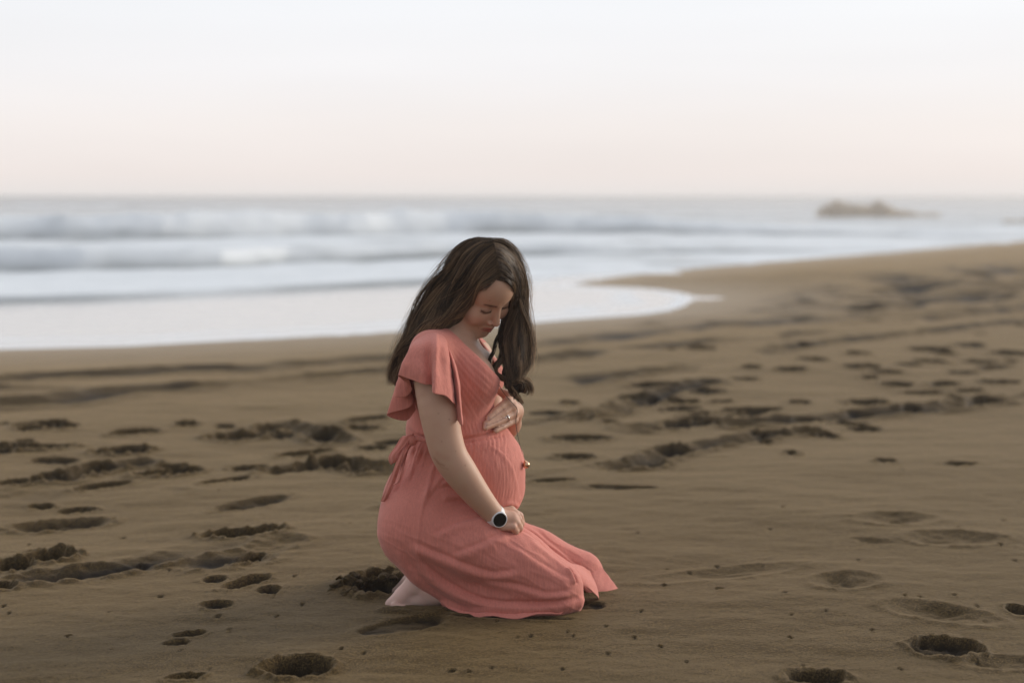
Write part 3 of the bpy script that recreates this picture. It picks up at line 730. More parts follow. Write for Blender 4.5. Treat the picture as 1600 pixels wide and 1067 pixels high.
# waist: the bodice blouses over a gathered seam
F_([(634,664),(648,679),(668,684),(700,690),(716,687),(750,681),(790,669),(806,660)], -5.5, 7, -.9, .35, 1.0)
F_([(700,696),(716,694),(750,688),(792,677)], 2.2, 4, .9)
for k in range(26):
    u0 = 640+6.2*k+rs.uniform(-1.5, 1.5); v0 = np.interp(u0, [634, 668, 716, 750, 800], [678, 690, 690, 684, 672])
    L_ = rs.uniform(14, 60); F_([(u0, v0-3), (u0-L_*.05*(1 if u0 > 720 else 2.2), v0+L_*.5), (u0-L_*.1*(1 if u0 > 720 else 2.5), v0+L_)], rs.uniform(.5, 1.3), rs.uniform(1.6, 3), 1.0)
for k in range(12):
    u0 = 716+6*k; v0 = np.interp(u0, [716, 750, 800], [684, 678, 666]); F_([(u0, v0), (u0-2, v0-9), (u0-5, v0-20)], rs.uniform(.5, 1.1), 2.2, 1.0)
# bodice: pleats running from the shoulder across the breast
for (a, b_, c_, am) in [((701,540),(725,575),(770,622),1.6), ((703,532),(737,566),(781,606),.9), ((706,526),(745,561),(785,597),.9), ((702,550),(718,590),(757,640),1.4),
                        ((705,565),(715,610),(742,655),1.2), ((712,600),(722,640),(735,668),1.0), ((703,536),(731,570),(776,614),1.0), ((715,590),(732,625),(752,660),1.0),
                        ((708,522),(742,553),(786,592),.8), ((720,560),(745,590),(778,628),.9), ((716,575),(738,607),(768,640),1.0)]:
    F_([a, b_, c_], am*.6, 3.4, .8)
F_([(886,884),(893,893),(899,903),(902,913)], 4, 4, 1.3)
# belly: slight ridge shaped along the edge between light and shade
F_([(760,690),(783,704),(800,726),(809,750),(812,775)], 1.3, 4, .3)
for k in range(14):
    u0 = 800-5*k; F_([(u0, 700+rs.uniform(0, 20)), (u0+4, 745), (u0+2, 785)], rs.uniform(.15, .4), rs.uniform(2, 3.5), .8)
F_([(812,796),(796,790),(782,796)], 2.5, 4); F_([(818,778),(804,790),(790,800)], 2.2, 4)
# far thigh folds
F_([(818,812),(850,838),(885,868),(915,892)], 2.2, 6); F_([(822,826),(860,858),(896,886)], 2.2, 5); F_([(830,842),(868,872),(905,900)], 2, 4)
# broad unevenness and fine crinkle
disp += .0022*fbm(DV[:, 0]*14+DV[:, 1]*9, DV[:, 2]*9, 3, 5) + .0008*fbm(DV[:, 0]*60+DV[:, 1]*40, DV[:, 2]*22, 3, 6)
along = du*.86+dv*.5; across = -du*.5+dv*.86; lowm = sstep(790, 850, dv)
wr = fbm(along/70, across/15, 3, 71); disp += .0016*lowm*(1-np.clip(np.abs(wr)*3.2, 0, 1))**2
wr = fbm(du/12+dv/60, dv/75, 3, 72); disp += .0009*(1-lowm)*sstep(670, 700, dv)*(1-np.clip(np.abs(wr)*3.2, 0, 1))**2
DV = DV + DN*disp[:, None]
def sheet(rows, nu=60, nv=14, amp=0.0, thick=.0012):
    """cloth between hand-set control rows; rows = list of lists of world points"""
    A = np.array(rows, float); m0, n0 = A.shape[:2]
    B = np.stack([smoothline3(A[i], nu) for i in range(m0)]); C = np.stack([smoothline3(B[:, j], nv) for j in range(nu)], 1)
    V_ = C.reshape(-1, 3); Q_ = gridfaces(nv, nu); N_ = vnormals(V_, Q_)
    if amp: V_ = V_ + N_*(amp*fbm(V_[:, 0]*70, V_[:, 2]*35, 3, 3))[:, None]
    top = V_+N_*thick*.5; bot = V_-N_*thick*.5; nb = len(V_)
    ring = list(range(nu)) + [r*nu+nu-1 for r in range(1, nv)] + [(nv-1)*nu+k for k in range(nu-2, -1, -1)] + [r*nu for r in range(nv-2, 0, -1)]
    side = np.array([(ring[(k+1) % len(ring)], ring[k], ring[k]+nb, ring[(k+1) % len(ring)]+nb) for k in range(len(ring))])
    return np.vstack([top, bot]), np.vstack([Q_, Q_[:, ::-1]+nb, side])
def join(parts):
    V_, F2, o = [], [], 0
    for v_, f2 in parts: V_.append(v_); F2.append(f2+o); o += len(v_)
    return np.vstack(V_), np.vstack(F2)
def rowpts(l): return [P(*q) for q in l]
# skirt edge lying out beyond the far knee, the wrap's overlap and a turned hem
flare = sheet([rowpts([(905,868,.10),(922,878,.09),(938,895,.08),(948,915,.06)]),
               rowpts([(918,870,.12),(937,884,.10),(956,907,.07),(967,921,.05)]),
               rowpts([(914,895,.06),(932,908,.04),(952,921,.03),(974,926,.032)]),
               rowpts([(906,915,.02),(922,928,.0),(946,936,-.005),(964,931,.012)])], 40, 24, .0025)
flap = sheet([rowpts([(878,879,-.092),(892,880,-.045),(908,884,.01),(922,892,.04)]),
              rowpts([(886,886,-.105),(900,888,-.06),(914,894,-.01),(926,902,.03)]),
              rowpts([(897,901,-.115),(912,903,-.085),(924,908,-.05),(932,916,-.01)]),
              rowpts([(912,914,-.10),(922,918,-.085),(930,924,-.06),(935,930,-.03)]),
              rowpts([(927,926,-.075),(931,929,-.07),(935,934,-.06),(936,940,-.05)])], 40, 40, .002)
turn = sheet([rowpts([(906,938,-.10),(918,940,-.085),(928,939,-.075),(935,937,-.07)]),
              rowpts([(908,943,-.105),(918,945,-.09),(928,946,-.08),(936,945,-.075)])], 24, 6, .001, .003)
hem = sheet([rowpts([(690,940,-.15),(730,955,-.175),(770,957,-.19),(806,956,-.195),(850,953,-.19),(890,945,-.17)]),
             rowpts([(700,950,-.165),(738,964,-.190),(770,962,-.205),(806,967,-.215),(840,959,-.205),(876,960,-.195)])], 90, 6, .002, .0025)
DVj, DQj = join([(DV, DQ), flare, flap, hem])
dm = mesh('dress', DVj, DQj)
def fabric(name, col):
    m = NT(name); ob = m.n('TexCoord').outputs['Object']; sx = m.n('SeparateXYZ'); m.l(ob, sx.inputs[0])
    def crinkle(rot, sc):
        mp = m.n('Mapping'); mp.inputs['Rotation'].default_value = rot; mp.inputs['Scale'].default_value = sc; m.l(ob, mp.inputs[0])
        n = m.n('TexNoise', i_Scale=1.0, i_Detail=4, i_Roughness=.62, i_Distortion=.3); m.l(mp.outputs[0], n.inputs['Vector']); return n.outputs[0]
    a = crinkle((0, 0, 0), (230, 230, 26)); b_ = crinkle((0, math.radians(-58), 0), (230, 230, 26)); c_ = crinkle((0, math.radians(38), 0), (220, 220, 26))
    low = m.n('MapRange', i_0=sx.outputs['Z'], i_1=.34, i_2=.22, interpolation_type='SMOOTHSTEP').outputs[0]
    hi = m.n('MapRange', i_0=sx.outputs['Z'], i_1=.47, i_2=.53, interpolation_type='SMOOTHSTEP').outputs[0]
    mixf = m.n('Mix', data_type='FLOAT'); m.l(low, mixf.inputs[0]); m.l(a, mixf.inputs[2]); m.l(b_, mixf.inputs[3])
    mix2 = m.n('Mix', data_type='FLOAT'); m.l(hi, mix2.inputs[0]); m.l(mixf.outputs[0], mix2.inputs[2]); m.l(c_, mix2.inputs[3])
    cr = mix2.outputs[0]
    f = m.n('MapRange', i_0=cr, i_1=.3, i_2=.7).outputs[0]
    cc = m.mix(f, tuple(q*.86 for q in col), tuple(min(1, q*1.06) for q in col))
    m.set(Base_Color=cc, Roughness=.82, Specular_IOR_Level=.25, Sheen_Weight=.25, Sheen_Roughness=.5, Sheen_Tint=(1, .75, .7, 1))
    m.set(Normal=m.bump(cr, .42, .0018, m.bump(m.noise(1500, 2, ob), .15, .0006)))
    return m.m
CORAL = fabric('coral_crepe', (.64, .222, .172))
dress_o = part('dress', dm, CORAL)
# flutter sleeve: control columns (shoulder seam, middle, hem) from the back round to the front
cols = [((648,556,-.08),(640,600,-.07),(650,640,-.10)), ((645,552,-.09),(628,602,-.09),(634,657,-.11)), ((642,548,-.10),(620,598,-.12),(605,648,-.135)),
        ((645,544,-.11),(628,596,-.135),(640,636,-.150)), ((648,541,-.12),(634,590,-.13),(644,620,-.140)), ((646,538,-.125),(624,585,-.155),(616,620,-.165)),
        ((648,536,-.13),(628,582,-.175),(634,619,-.178)), ((650,533,-.135),(634,576,-.185),(643,606,-.182)), ((650,531,-.14),(630,564,-.205),(622,587,-.205)),
        ((654,528,-.145),(642,562,-.222),(640,592,-.230)), ((662,524,-.150),(658,562,-.232),(662,600,-.250)), ((672,521,-.150),(672,562,-.222),(676,602,-.236)),
        ((682,521,-.156),(680,566,-.250),(677,614,-.290)), ((686,522,-.148),(688,568,-.236),(695,618,-.270)), ((692,525,-.142),(699,572,-.226),(707,628,-.252)),
        ((697,531,-.136),(705,576,-.208),(712,634,-.226)), ((698,534,-.128),(706,588,-.190),(712,648,-.205)), ((701,541,-.136),(714,592,-.226),(722,665,-.246)),
        ((703,546,-.130),(717,590,-.186),(721,640,-.186)), ((704,552,-.126),(712,590,-.165),(714,625,-.165))]
A = [[P(*c[0]) for c in cols], [P(*((np.array(c[0])*.55+np.array(c[1])*.45)+np.array([0, -3, -.022]))) for c in cols], [P(*c[1]) for c in cols], [P(*((np.array(c[1])*.5+np.array(c[2])*.5)+np.array([0, 0, -.004]))) for c in cols], [P(*c[2]) for c in cols]]
sv_, sq_ = sheet(A, 260, 60, .0018, .0014)
part('flutter_sleeve', mesh('flutter_sleeve', sv_, sq_), CORAL)
# far sleeve, glimpsed in front of the far shoulder
colsf = [((734,534,.10),(752,560,.13),(750,600,.15)), ((742,530,.12),(762,556,.16),(764,604,.19)), ((748,530,.14),(772,560,.17),(776,606,.20)), ((752,534,.16),(778,566,.20),(783,606,.24)),
         ((754,540,.18),(772,572,.24),(772,612,.27)), ((750,546,.20),(752,578,.26),(748,612,.29)), ((738,548,.20),(726,578,.26),(718,608,.28))]
sv_, sq_ = sheet([[P(*c[i]) for c in colsf] for i in range(3)], 70, 20, .003)
part('flutter_sleeve', mesh('flutter_sleeve', sv_, sq_), CORAL)
# tie at the back of the waist: knot, loop and two tails
def strip(center, width, n=40):
    C = smoothline3(np.array([P(*c[:3]) for c in center]), n); wv = smoothline3(np.array([[c[3], c[4], c[5]] for c in center], float)*width, n)
    V_ = []
    for k in range(-3, 4): V_.append(C + wv*k/3 + np.array([0, -.0025, 0])*math.cos(k*1.3))
    return sheet([V_[k] for k in range(7)], n, 13, .0015, .0016)
loop = strip([(644,684,-.125,.3,-.3,.2),(637,680,-.128,.9,-.2,.3),(626,696,-.130,.9,-.5,.3),(614,712,-.125,.7,-.7,.3),(616,722,-.12,.6,-.8,.5),(624,712,-.115,.9,-.3,.3),(634,698,-.112,.9,-.3,.3),(643,687,-.115,.4,-.2,.3)], .016)
tail = strip([(640,688,-.120,.7,-.4,.2),(630,706,-.135,.8,-.5,.2),(622,726,-.135,.7,-.5,.2),(614,748,-.12,.8,-.5,.2),(606,768,-.115,.8,-.5,.2),(599,783,-.10,.7,-.5,.2)], .011)
tail2 = strip([(640,690,-.110,.5,-.4,.3),(632,716,-.125,.5,-.6,.2),(626,740,-.14,.6,-.6,.2),(622,752,-.142,.5,-.6,.2),(616,757,-.14,.5,-.6,.2)], .008)
kf = Field().ell(P(644, 688, -.125), (.012, .012, .014), None, .004); kf.cone(P(646, 684, -.12), .007, P(672, 689, -.14), .005, .003)
kv, kq = kf.mesh(.0022)
part('waist_tie', mesh('waist_tie', *join([loop, tail, tail2, (kv, kq)])), CORAL)
# ------------------------------------------------------------------ hair
hf = Field()
hf.ell(H(0, 3.4, -8.5), (.080, .085, .091), HR, .02)
hf.ell(H(0, -2.5, -10.5), (.070, .070, .065), HR, .03)
hf.chain([P(742, 418, .005), P(706, 468, -.005), P(674, 512, -.025), P(650, 546, -.045), P(632, 578, -.05), P(619, 600, -.055)], [R(42), R(30), R(24), R(18), R(12), R(5)], .03)
hf.chain([P(745, 430, .07), P(715, 475, .08), P(690, 520, .08), P(672, 560, .09), P(660, 596, .09)], [R(42), R(36), R(30), R(22), R(8)], .03)
hf.chain([P(722, 440, -.05), P(700, 480, -.06), P(676, 508, -.075), P(652, 530, -.08)], [R(17), R(15), R(12), R(9)], .02)
hf.chain([P(800, 480, .05), P(796, 510, .05), P(789, 540, .04), P(796, 565, .01)], [R(16), R(15), R(10), R(10)], .012)
hf.chain([P(782, 412, .01), P(799, 446, .012), P(805, 484, .02), P(806, 524, .01), P(805, 560, -.02), P(799, 584, -.05), P(796, 600, -.06)], [R(32), R(21), R(17), R(19), R(19), R(14), R(9)], .015)
hf.chain([P(796, 600, -.06), P(812, 604, -.065), P(820, 610, -.06)], [R(9), R(9), R(6)], .008)
hf.chain([P(797, 602, -.065), P(808, 620, -.07), P(817, 634, -.07)], [R(6), R(4), R(1.6)], .006)
hf.ell(H(-.6, -2.8, 4.6), (.056, .074, .066), HR, .012, True)
hs = Field(); hs.ops = list(hf.ops)
hs.ell(H(0, 3.3, -8.2), (.075, .084, .096), HR, .006); hs.ell(H(0, 3.8, -2.2), (.060, .047, .036), HR, .012)
HVt, HQt = hf.mesh(.0030, smooth=2)
HN = vnormals(HVt, HQt)
HVt = HVt - HN*.002 + HN*(.0018*fbm(HVt[:, 0]*90+HVt[:, 2]*30, HVt[:, 1]*90, 3, 2))[:, None]
m = NT('hair_under'); ob = m.n('TexCoord').outputs['Object']
m.set(Base_Color=m.ramp(m.noise(1, 4, ob, .6, (260, 260, 22)), [(.3, (.012, .007, .005)), (.7, (.045, .026, .017))]), Roughness=.7, Specular_IOR_Level=.2, Normal=m.bump(m.noise(1, 4, ob, .6, (320, 320, 25)), .8, .004))
HUND = m.m
hair = part('hair', mesh('hair', HVt, HQt), HUND)
m = NT('hair_strands'); at = m.n('Attribute', attribute_name='tint')
m.set(Base_Color=at.outputs['Color'], Roughness=.48, Specular_IOR_Level=.22)
HMAT = m.m
def resample(A, n): return smoothline3(np.array(A, float), n)
def family(guides, count, n=26, amp=2.2, freq=3.0, depth=None, jit=1.5, rad=.00042, seed=0, bright=.5, off=(.001, .006), t_range=(0, 1), clump=22, spread=1.0, tcut=(.85, 1.0), back=False):
    """strands blended across a row of guide curves drawn as (u, v); they lie on the hair volume"""
    rg = np.random.RandomState(seed); Gd = np.stack([resample(g, n) for g in guides]); out = []; cols_ = []
    cl = rg.uniform(0, 1, clump); ph = rg.uniform(0, 6.28, clump); cb = rg.uniform(0, 1, clump); am = rg.uniform(.5, 1.3, clump); am_ = am
    s = np.linspace(0, 1, n)
    T = rg.uniform(*t_range, count)
    for i in range(count):
        t = T[i]; c = np.argmin(np.abs(cl-t)); tc_ = t+(cl[c]-t)*.55*s**1.2 if True else t
        tt2 = np.clip(tc_, 0, .9999)*(len(Gd)-1); k = tt2.astype(int); f = (tt2-k)[:, None]
        g = Gd[k, np.arange(n)]*(1-f)+Gd[k+1, np.arange(n)]*f
        d = np.gradient(g, axis=0); d /= np.maximum(np.linalg.norm(d, axis=1), 1e-6)[:, None]; nrm = np.stack([-d[:, 1], d[:, 0]], -1)
        w = amp*1.9*am[c]*np.sin(s*freq*6.28*.5+ph[c]+rg.normal()*.35)*sstep(.12, .5, s) + rg.normal()*jit*(.25+s) + .5*amp*np.sin(s*freq*6+rg.uniform(0, 6))*s*.35
        w = w + amp*1.25*np.sin(s*freq*4.2+t*6+seed*.7)*sstep(.25, .5, s)
        g = g+nrm*(w*spread)[:, None]
        g = g - d[:1]*(1-s[:, None]).clip(0, 1)**10*rg.uniform(-2, 5)
        e = int(n*rg.uniform(*tcut)); out.append((g, max(e, 6), c))
        b = np.clip(.15*rg.uniform()+.95*cb[c]**2.2+.22*rg.normal(), 0, 1.2); cols_.append(b)
    G2 = np.stack([o[0] for o in out]); uu_, vv_ = G2[..., 0], G2[..., 1]
    dd, hit = (surf_back(uu_.ravel(), vv_.ravel(), hs) if back else surf(uu_.ravel(), vv_.ravel(), hs, -.32, .25)); sgn = -1 if back else 1; dd = dd.reshape(uu_.shape); hit = hit.reshape(uu_.shape)
    if depth is not None:
        dg = np.interp(np.linspace(0, 1, n), np.linspace(0, 1, len(depth)), depth); 
    for i in range(count):
        h = hit[i]
        if h.sum() >= 2: dd[i] = np.interp(np.arange(n), np.nonzero(h)[0], dd[i][h])
        else: dd[i] = 0 if depth is None else dg
        kk = np.ones(5)/5; dd[i] = np.convolve(np.pad(dd[i], 2, 'edge'), kk, 'valid')
        dd[i] -= sgn*(rg.uniform(*off)*(.4+.6*np.sin(np.linspace(.3, 3.0, n))) + .0045*am_[out[i][2]]*(1+np.sin(np.linspace(0, 1, n)*freq*5+out[i][2]*2.4))*sstep(.05, .3, np.linspace(0, 1, n))*(1 if depth is None else .3))
    Pw = W(uu_, vv_, Y0+dd)
    return [(Pw[i][:out[i][1]], rad*rg.uniform(.7, 1.3), bright*cols_[i]) for i in range(count)]
def tubes(strands):
    Vs, Qs, Cs, o = [], [], [], 0
    dark = np.array([.026, .0145, .008]); lite = np.array([.56, .36, .20])
    for pts, r, b in strands:
        n = len(pts); d = np.gradient(pts, axis=0); d /= np.maximum(np.linalg.norm(d, axis=1), 1e-9)[:, None]
        a = np.cross(d, np.array([0.3, 1.0, .1])); a /= np.maximum(np.linalg.norm(a, axis=1), 1e-9)[:, None]; c = np.cross(d, a)
        tp = r*np.minimum(1, np.minimum(np.linspace(.5, 6, n), np.linspace(5, .15, n)))[:, None]
        ring = np.stack([pts+tp*(a*math.cos(q)+c*math.sin(q)) for q in (0, 2.094, 4.189)], 1)
        Vs.append(ring.reshape(-1, 3)); i = np.arange(n-1)*3+o
        for k in range(3): k2 = (k+1) % 3; Qs.append(np.stack([i+k, i+k2, i+3+k2, i+3+k], -1))
        s = np.linspace(0, 1, n); mixv = np.clip(b*(.55+.75*s), 0, 1)[:, None]
        Cs.append(np.repeat(dark*(1-mixv)+lite*mixv, 3, 0)); o += 3*n
    return np.vstack(Vs), np.vstack(Qs), np.vstack(Cs)
near_g = [[(766,374),(746,374),(727,384),(711,398),(697,414),(679,442),(656,476),(635,518),(621,550),(609,587),(612,610)],
          [(767,378),(749,384),(732,400),(716,425),(700,450),(676,482),(654,512),(637,540),(626,565),(615,592),(616,606)],
          [(769,386),(753,398),(738,420),(724,446),(706,472),(684,498),(664,520),(646,540),(634,560),(623,586),(619,604)],
          [(772,398),(757,414),(743,437),(731,462),(714,482),(692,500),(672,517),(652,534),(640,550),(630,575),(624,596)],
          [(779,434),(767,441),(752,447),(739,463),(729,485),(718,501),(703,512),(684,518),(664,527),(648,540),(636,560)]]
right_g = [[(778,438),(788,440),(797,446),(803,460),(796,484),(785,506),(779,526),(783,552),(790,580),(796,600)],
           [(774,412),(785,415),(797,426),(806,444),(809,470),(803,500),(798,528),(798,556),(799,580),(798,600)],
           [(770,392),(784,396),(802,412),(812,436),(816,466),(816,500),(813,530),(811,560),(805,584),(799,601)],
           [(760,373),(786,376),(804,390),(816,414),(822,442),(822,475),(826,505),(829,535),(827,562),(818,586),(803,602)]]
front_g = [[(776,420),(772,432),(768,443),(764,450)], [(774,408),(760,422),(745,440),(734,458)]]
st = []
st += family(near_g, 2600, 30, amp=3.2, freq=3.4, seed=1, bright=.5, clump=26, tcut=(.72, 1))
st += family(near_g, 260, 30, amp=4.5, freq=3.2, seed=2, bright=1.3, clump=12, t_range=(.25, 1), off=(.006, .012))
st += family([near_g[3], near_g[4]], 500, 30, amp=3.5, freq=3.2, seed=3, bright=.75, clump=8, off=(.003, .010))
st += family(right_g, 1500, 28, amp=1.8, freq=3.0, seed=4, bright=.30, clump=22)
st += family(right_g[2:], 260, 28, amp=2.6, freq=2.6, seed=5, bright=.8, clump=8, jit=2.2)
st += family([[(782,428),(795,434),(804,446),(807,462),(804,480),(796,500),(788,520)], [(776,416),(796,425),(808,443),(811,462),(810,480),(806,500),(800,522)]], 320, 22, amp=.8, freq=2, seed=14, bright=.3, clump=6, jit=.8, off=(.002, .007))
# curl gathered at the end of the far side, and its tails
def ring_g(r0, r1, a0, a1, c=(815, 607), n=9): return [(c[0]+(r0+(r1-r0)*k/(n-1))*math.cos(math.radians(a0+(a1-a0)*k/(n-1))), c[1]+.92*(r0+(r1-r0)*k/(n-1))*math.sin(math.radians(a0+(a1-a0)*k/(n-1)))) for k in range(n)]
curl = [[(790,588)]+ring_g(19, 18, -120, 20, (812,611)), [(791,594)]+ring_g(14, 17, -130, 60, (814,606)), [(792,600)]+ring_g(10, 15, -140, 75, (813,604)), [(794,606)]+ring_g(6, 16, -150, 95, (810,603))]
st += family(curl, 420, 24, amp=.8, freq=2, seed=6, bright=.6, clump=10, depth=[-.07, -.08, -.08, -.075], jit=2.4, tcut=(.55, 1))
st += family([[(790,594),(798,608),(808,622),(818,636)], [(796,596),(804,608),(812,620),(821,633)]], 90, 16, amp=.8, seed=7, bright=.7, clump=4, depth=[-.07, -.08, -.08], jit=.8)
st += family([[(788,590),(792,604),(800,618),(806,626)], [(800,590),(800,604),(804,616),(806,622)]], 160, 16, amp=.8, seed=17, bright=.35, clump=4, depth=[-.07, -.08, -.08], jit=1.0)
# thin locks crossing the chest below the chin
st += family([[(790,500),(781,516),(773,530),(768,546),(762,558),(762,570),(768,578),(776,586),(790,598)], [(794,504),(785,520),(777,536),(772,550),(766,560),(766,570),(772,580),(782,590),(793,598)]], 110, 26, amp=.8, seed=8, bright=.3, clump=3, depth=[-.06, -.08, -.09, -.1, -.11, -.11, -.1, -.09, -.08], jit=.7, tcut=(.95, 1))
st += family([[(792,520),(784,540),(779,556),(774,568),(771,576),(776,586),(790,596)], [(800,520),(796,544),(790,560),(782,572),(778,582),(784,590),(794,598)]], 260, 26, amp=.8, seed=9, bright=.25, clump=5, depth=[-.05, -.07, -.09, -.1, -.1, -.09, -.08], jit=1.2, tcut=(.95, 1))
# the side turned away from the camera
far_g = [[(762,374),(742,376),(724,386),(706,406),(690,430),(674,462),(660,500),(650,540),(640,575),(632,600)],
         [(764,376),(750,390),(736,412),(722,440),(708,472),(694,506),(680,540),(668,572),(658,600)],
         [(766,378),(760,396),(752,420),(742,448),(730,478),(716,510),(702,540),(688,570),(676,598)],
         [(768,380),(772,400),(772,424),(768,452),(760,480),(748,508),(736,530),(722,550),(710,570)],
         [(770,380),(786,398),(794,424),(796,452),(796,480),(796,510),(796,540),(796,566),(797,590)],
         [(772,380),(796,394),(810,420),(815,450),(816,482),(818,512),(816,540),(810,570),(803,594)]]
st += family(far_g[4:], 500, 22, amp=1.6, freq=3.2, seed=16, bright=.4, clump=10, back=True, off=(.002, .006), tcut=(.8, 1))
st += family(far_g[:4], 1500, 22, amp=2.6, freq=3.2, seed=15, bright=.5, clump=30, back=True, rad=.0006, off=(.002, .008), tcut=(.8, 1))
# baby hairs and flyaways
st += family([[(764,372),(740,372),(720,382),(700,400),(684,428),(660,462),(640,500),(622,535),(606,575),(600,612)], near_g[0]], 70, 26, amp=3.5, seed=10, bright=.9, rad=.00022, jit=3.5, off=(-.01, .01))
st += family([right_g[3], [(767,372),(792,374),(810,390),(822,414),(828,446),(828,480),(834,515),(838,545),(836,570),(824,592),(806,604)]], 40, 26, amp=2.5, seed=11, bright=.9, rad=.00022, jit=2.6, off=(-.01, .01))
st += family([[(776,436),(768,446),(758,453),(748,460)], [(774,430),(766,440),(752,448),(742,458)]], 30, 12, amp=.6, seed=12, bright=.5, rad=.00025, jit=.8)
st += family(near_g[2:], 60, 30, amp=6, freq=2.4, seed=13, bright=1.3, clump=20, off=(.008, .016), jit=3, rad=.0003)
hv, hq, hc = tubes(st)
hm = mesh('hair_strands', hv, hq); cattr(hm, 'tint', hc)
part('hair_strands', hm, HMAT, parent=hair, kind='stuff')
# lashes
ls = []
for s in (-1, 1):
    for k in range(26):
        a = -1.35+2.7*k/25; base = H(s*(3.1+a), -.80+.10*(1.3+a)+.03*a*a, .64-.17*a*a*.55); tip = base + (HF*.45-HU*.62+HL*s*.30*(a+.3))*.005
        ls.append((np.array([base, (base+tip)/2+HF*.0008, tip]), .00030, 0.0))
lv, lq, lc = tubes(ls); lm = mesh('eyelashes', lv, lq); cattr(lm, 'tint', lc*.6)
part('eyelashes', lm, HMAT, kind='stuff')

# ------------------------------------------------------------------ watch, ring, necklace
def flat(name, col, rough=.4, metal=0.0, **kw):
    m = NT(name); m.set(Base_Color=(*col, 1), Roughness=rough, Metallic=metal, **kw); return m.m
WHITE = flat('white_silicone', (.72, .72, .72), .45); GLASS = flat('black_watch_glass', (.006, .006, .007), .09); SILV = flat('brushed_silver', (.78, .78, .76), .25, 1.0)
COPP = flat('copper_ball', (.72, .42, .26), .28, 1.0); CORD = flat('dark_cord', (.05, .035, .025), .7)
def lathe(prof, c, axis, seg=48):
    ax_ = np.array(axis, float); ax_ /= np.linalg.norm(ax_); e1 = np.cross(ax_, [0.1, .2, 1]); e1 /= np.linalg.norm(e1); e2 = np.cross(ax_, e1); V_ = []
    for r, h in prof:
        for k in range(seg): a = 2*PI*k/seg; V_.append(c+ax_*h+(e1*math.cos(a)+e2*math.sin(a))*r)
    F2 = [(i*seg+k, i*seg+(k+1) % seg, (i+1)*seg+(k+1) % seg, (i+1)*seg+k) for i in range(len(prof)-1) for k in range(seg)]
    return np.array(V_), np.array(F2)
wc_ = P(775.5, 809.5, 0); fa, fb = ARM[5], ARM[7]; fdir = (fb-fa)/np.linalg.norm(fb-fa)
wpt = fa + fdir*((np.array([P(772.5, 805.5, -.158)])[0]-fa)@fdir)
nrm_w = np.array([.10, -1.0, .26]); nrm_w -= fdir*(nrm_w@fdir); nrm_w /= np.linalg.norm(nrm_w)
wctr = wpt + nrm_w*.0235 + (P(776, 809)-P(772.5, 805.5))*.4
watch = bpy.data.objects.new('wristwatch', None); COL.objects.link(watch); watch.parent = person; watch.matrix_parent_inverse.translation = -INV
face_n = nrm_w
case = lathe([(.0, -.006), (.0165, -.006), (.0195, -.003), (.0205, .001), (.0200, .0038), (.0182, .0050), (.0172, .0046)], wctr, face_n, 56)
part('watch_case', mesh('watch_case', *case), flat('white_case', (.75, .75, .76), .3, .2), parent=watch)
dial = lathe([(.0, .0050), (.012, .0050), (.0162, .0049), (.0174, .0044), (.0176, .0034)], wctr, face_n, 56)
part('watch_glass', mesh('watch_glass', *dial), GLASS, parent=watch)
side = np.cross(fdir, nrm_w)
def strapring():
    rows = []
    for k in range(40):
        a = 2*PI*k/39; rr = .0245 + (.0035 if abs(a-PI) < 9 else 0)
        c = wpt + (nrm_w*math.cos(a)*.0255 + side*math.sin(a)*.0262); hw = .0098
        rows.append([c-fdir*hw, c-fdir*hw*.5+(c-wpt)*.03, c+fdir*hw*.5+(c-wpt)*.03, c+fdir*hw])
    A_ = np.array(rows).transpose(1, 0, 2); return sheet(list(A_), 80, 8, 0, .0022)
part('watch_strap', mesh('watch_strap', *strapring()), WHITE, parent=watch)
bk = Field().ell(wpt + side*(.0280 if (side@np.array([-.7, 0, -.7])) > 0 else -.0280) + nrm_w*.006, (.0045, .004, .007), None, .002)
part('watch_buckle', mesh('watch_buckle', *bk.mesh(.0012)), WHITE, parent=watch)
q = fpts['ring']; dirr = (q[2]-q[1])/np.linalg.norm(q[2]-q[1]); rc = q[1]+dirr*.000
V_, F2 = [], []
ring = lathe([(R(6.5)-.0004, -.0012), (R(6.5)+.0010, -.0012), (R(6.5)+.0010, .0012), (R(6.5)-.0004, .0012)], rc, dirr, 36)
st_ = Field().ball(rc+np.array([-.15, -1, .35])/1.07*(R(6.5)+.0012), .0022, .001).mesh(.0005)
part('finger_ring', mesh('finger_ring', *join([ring, st_])), SILV)
cordpts = smoothline3(np.array([P(718, 532, .06), P(744, 545, -.02), P(768, 580, -.07), P(786, 612, -.085), P(801, 630, -.07), P(808, 640, -.055), P(806, 660, -.04), P(811, 690, -.045), P(818, 714, -.040)]), 60)
cv, cq, cc_ = tubes([(cordpts, .0009, .3)])
neck_o = bpy.data.objects.new('necklace', None); COL.objects.link(neck_o); neck_o.parent = person; neck_o.matrix_parent_inverse.translation = -INV
part('cord', mesh('cord', cv, cq), CORD, parent=neck_o)
pc = P(822, 726, -.04); pb = Field().ball(pc, .0092, .002).mesh(.0012, smooth=3)
part('pendant_ball', mesh('pendant_ball', *pb), COPP, parent=neck_o)
cap_ = lathe([(.0001, .0125), (.0022, .012), (.0030, .0095), (.0034, .0082)], pc, (-.25, 0, 1), 20)
part('pendant_cap', mesh('pendant_cap', *cap_), COPP, parent=neck_o)

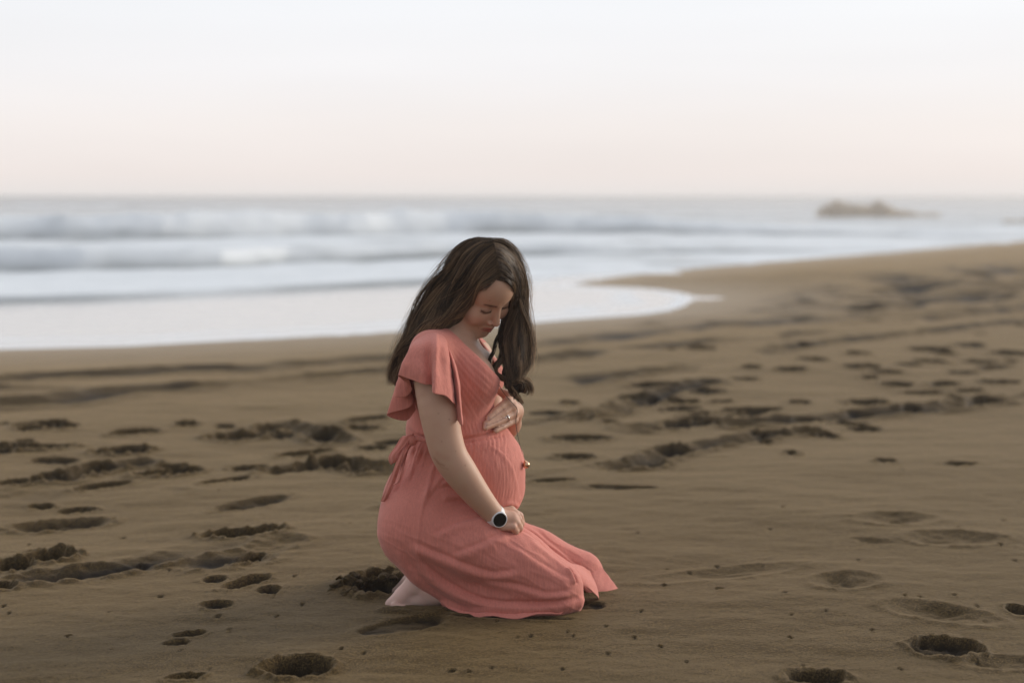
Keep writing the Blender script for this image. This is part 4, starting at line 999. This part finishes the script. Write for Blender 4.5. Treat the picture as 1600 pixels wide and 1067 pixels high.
# ------------------------------------------------------------------ heap of damp sand clods behind the feet
heap = bpy.data.objects.new('sand_heap', None); COL.objects.link(heap); hc0 = G(545, 930); heap.location = hc0
heap['label'] = 'small heap of dark damp sand clods pushed up behind the kneeling woman\'s feet'; heap['category'] = 'sand heap'
def clod(c, r, seed, sq=(1, 1, .8)):
    rg = np.random.RandomState(seed); f = Field(); n = 5
    for k in range(n): f.ell(np.array(rg.normal(size=3))*.28*r, np.array([rg.uniform(.5, .85), rg.uniform(.5, .85), rg.uniform(.4, .75)])*r, np.linalg.qr(rg.normal(size=(3, 3)))[0], .12*r)
    v_, q_ = f.mesh(r/7, smooth=1); nn = vnormals(v_, q_); s = v_/r
    for _ in range(16):
        nn_ = rg.normal(size=3); nn_ /= np.linalg.norm(nn_); d_ = v_@nn_ - r*rg.uniform(.35, .7); v_ = v_ - nn_*np.maximum(d_, 0)[:, None]*.92
    v_ = v_*np.array(sq)*1.0 + nn*(r*.13*fbm(s[:, 0]*2.6+seed, s[:, 1]*2.6+s[:, 2]*2.1, 4, seed))[:, None]
    me_ = mesh('clod', v_, q_); fattr(me_, 'damp_shade', np.full(len(v_), .2)); fattr(me_, 'shore', np.full(len(v_), 9.0)); return me_
cl = [(520,925,13,0),(532,915,14,.02),(545,905,15,.03),(556,913,12,.04),(536,932,16,-.03),(552,930,15,-.02),(524,940,12,-.04),(543,943,13,-.05),(562,938,12,-.05),(515,934,8,-.03),(572,945,9,-.06),(558,900,8,.05),(551,897,9,.04),(585,905,12,.07),(600,901,11,.08),(572,908,12,.07),(613,903,9,.09),(580,949,6,-.06),(530,903,7,.05)]
for k, (u, v, r, d) in enumerate(cl):
    pw = W(u, v, G(545, 930)[1]+d); o = link('clod', clod(pw, R(r*1.3), k+1), SAND if k else SAND, parent=heap); o.location = np.array(pw)-hc0
    o.rotation_euler = (rs.uniform(-.5, .5), rs.uniform(-.5, .5), rs.uniform(0, 6)); 

# ------------------------------------------------------------------ sea air
hz = bpy.data.meshes.new('haze'); x0, x1, y0, y1, z0, z1 = -11500, 11500, -1000, 9200, -6.0, 1.12
hz.from_pydata([(x, y, z) for x in (x0, x1) for y in (y0, y1) for z in (z0, z1)], [], [(0,1,3,2),(4,6,7,5),(0,4,5,1),(2,3,7,6),(0,2,6,4),(1,5,7,3)])
hm_ = bpy.data.materials.new('sea_air'); hm_.use_nodes = True; t_ = hm_.node_tree
for n in list(t_.nodes): t_.nodes.remove(n)
o_ = t_.nodes.new('ShaderNodeOutputMaterial'); v_ = t_.nodes.new('ShaderNodeVolumePrincipled'); v_.inputs['Density'].default_value = .0032
v_.inputs['Color'].default_value = (.97, .96, .95, 1); v_.inputs['Anisotropy'].default_value = .3; t_.links.new(v_.outputs[0], o_.inputs['Volume'])
hz.materials.append(hm_); ho = bpy.data.objects.new('haze', hz); COL.objects.link(ho); ho['kind'] = 'stuff'
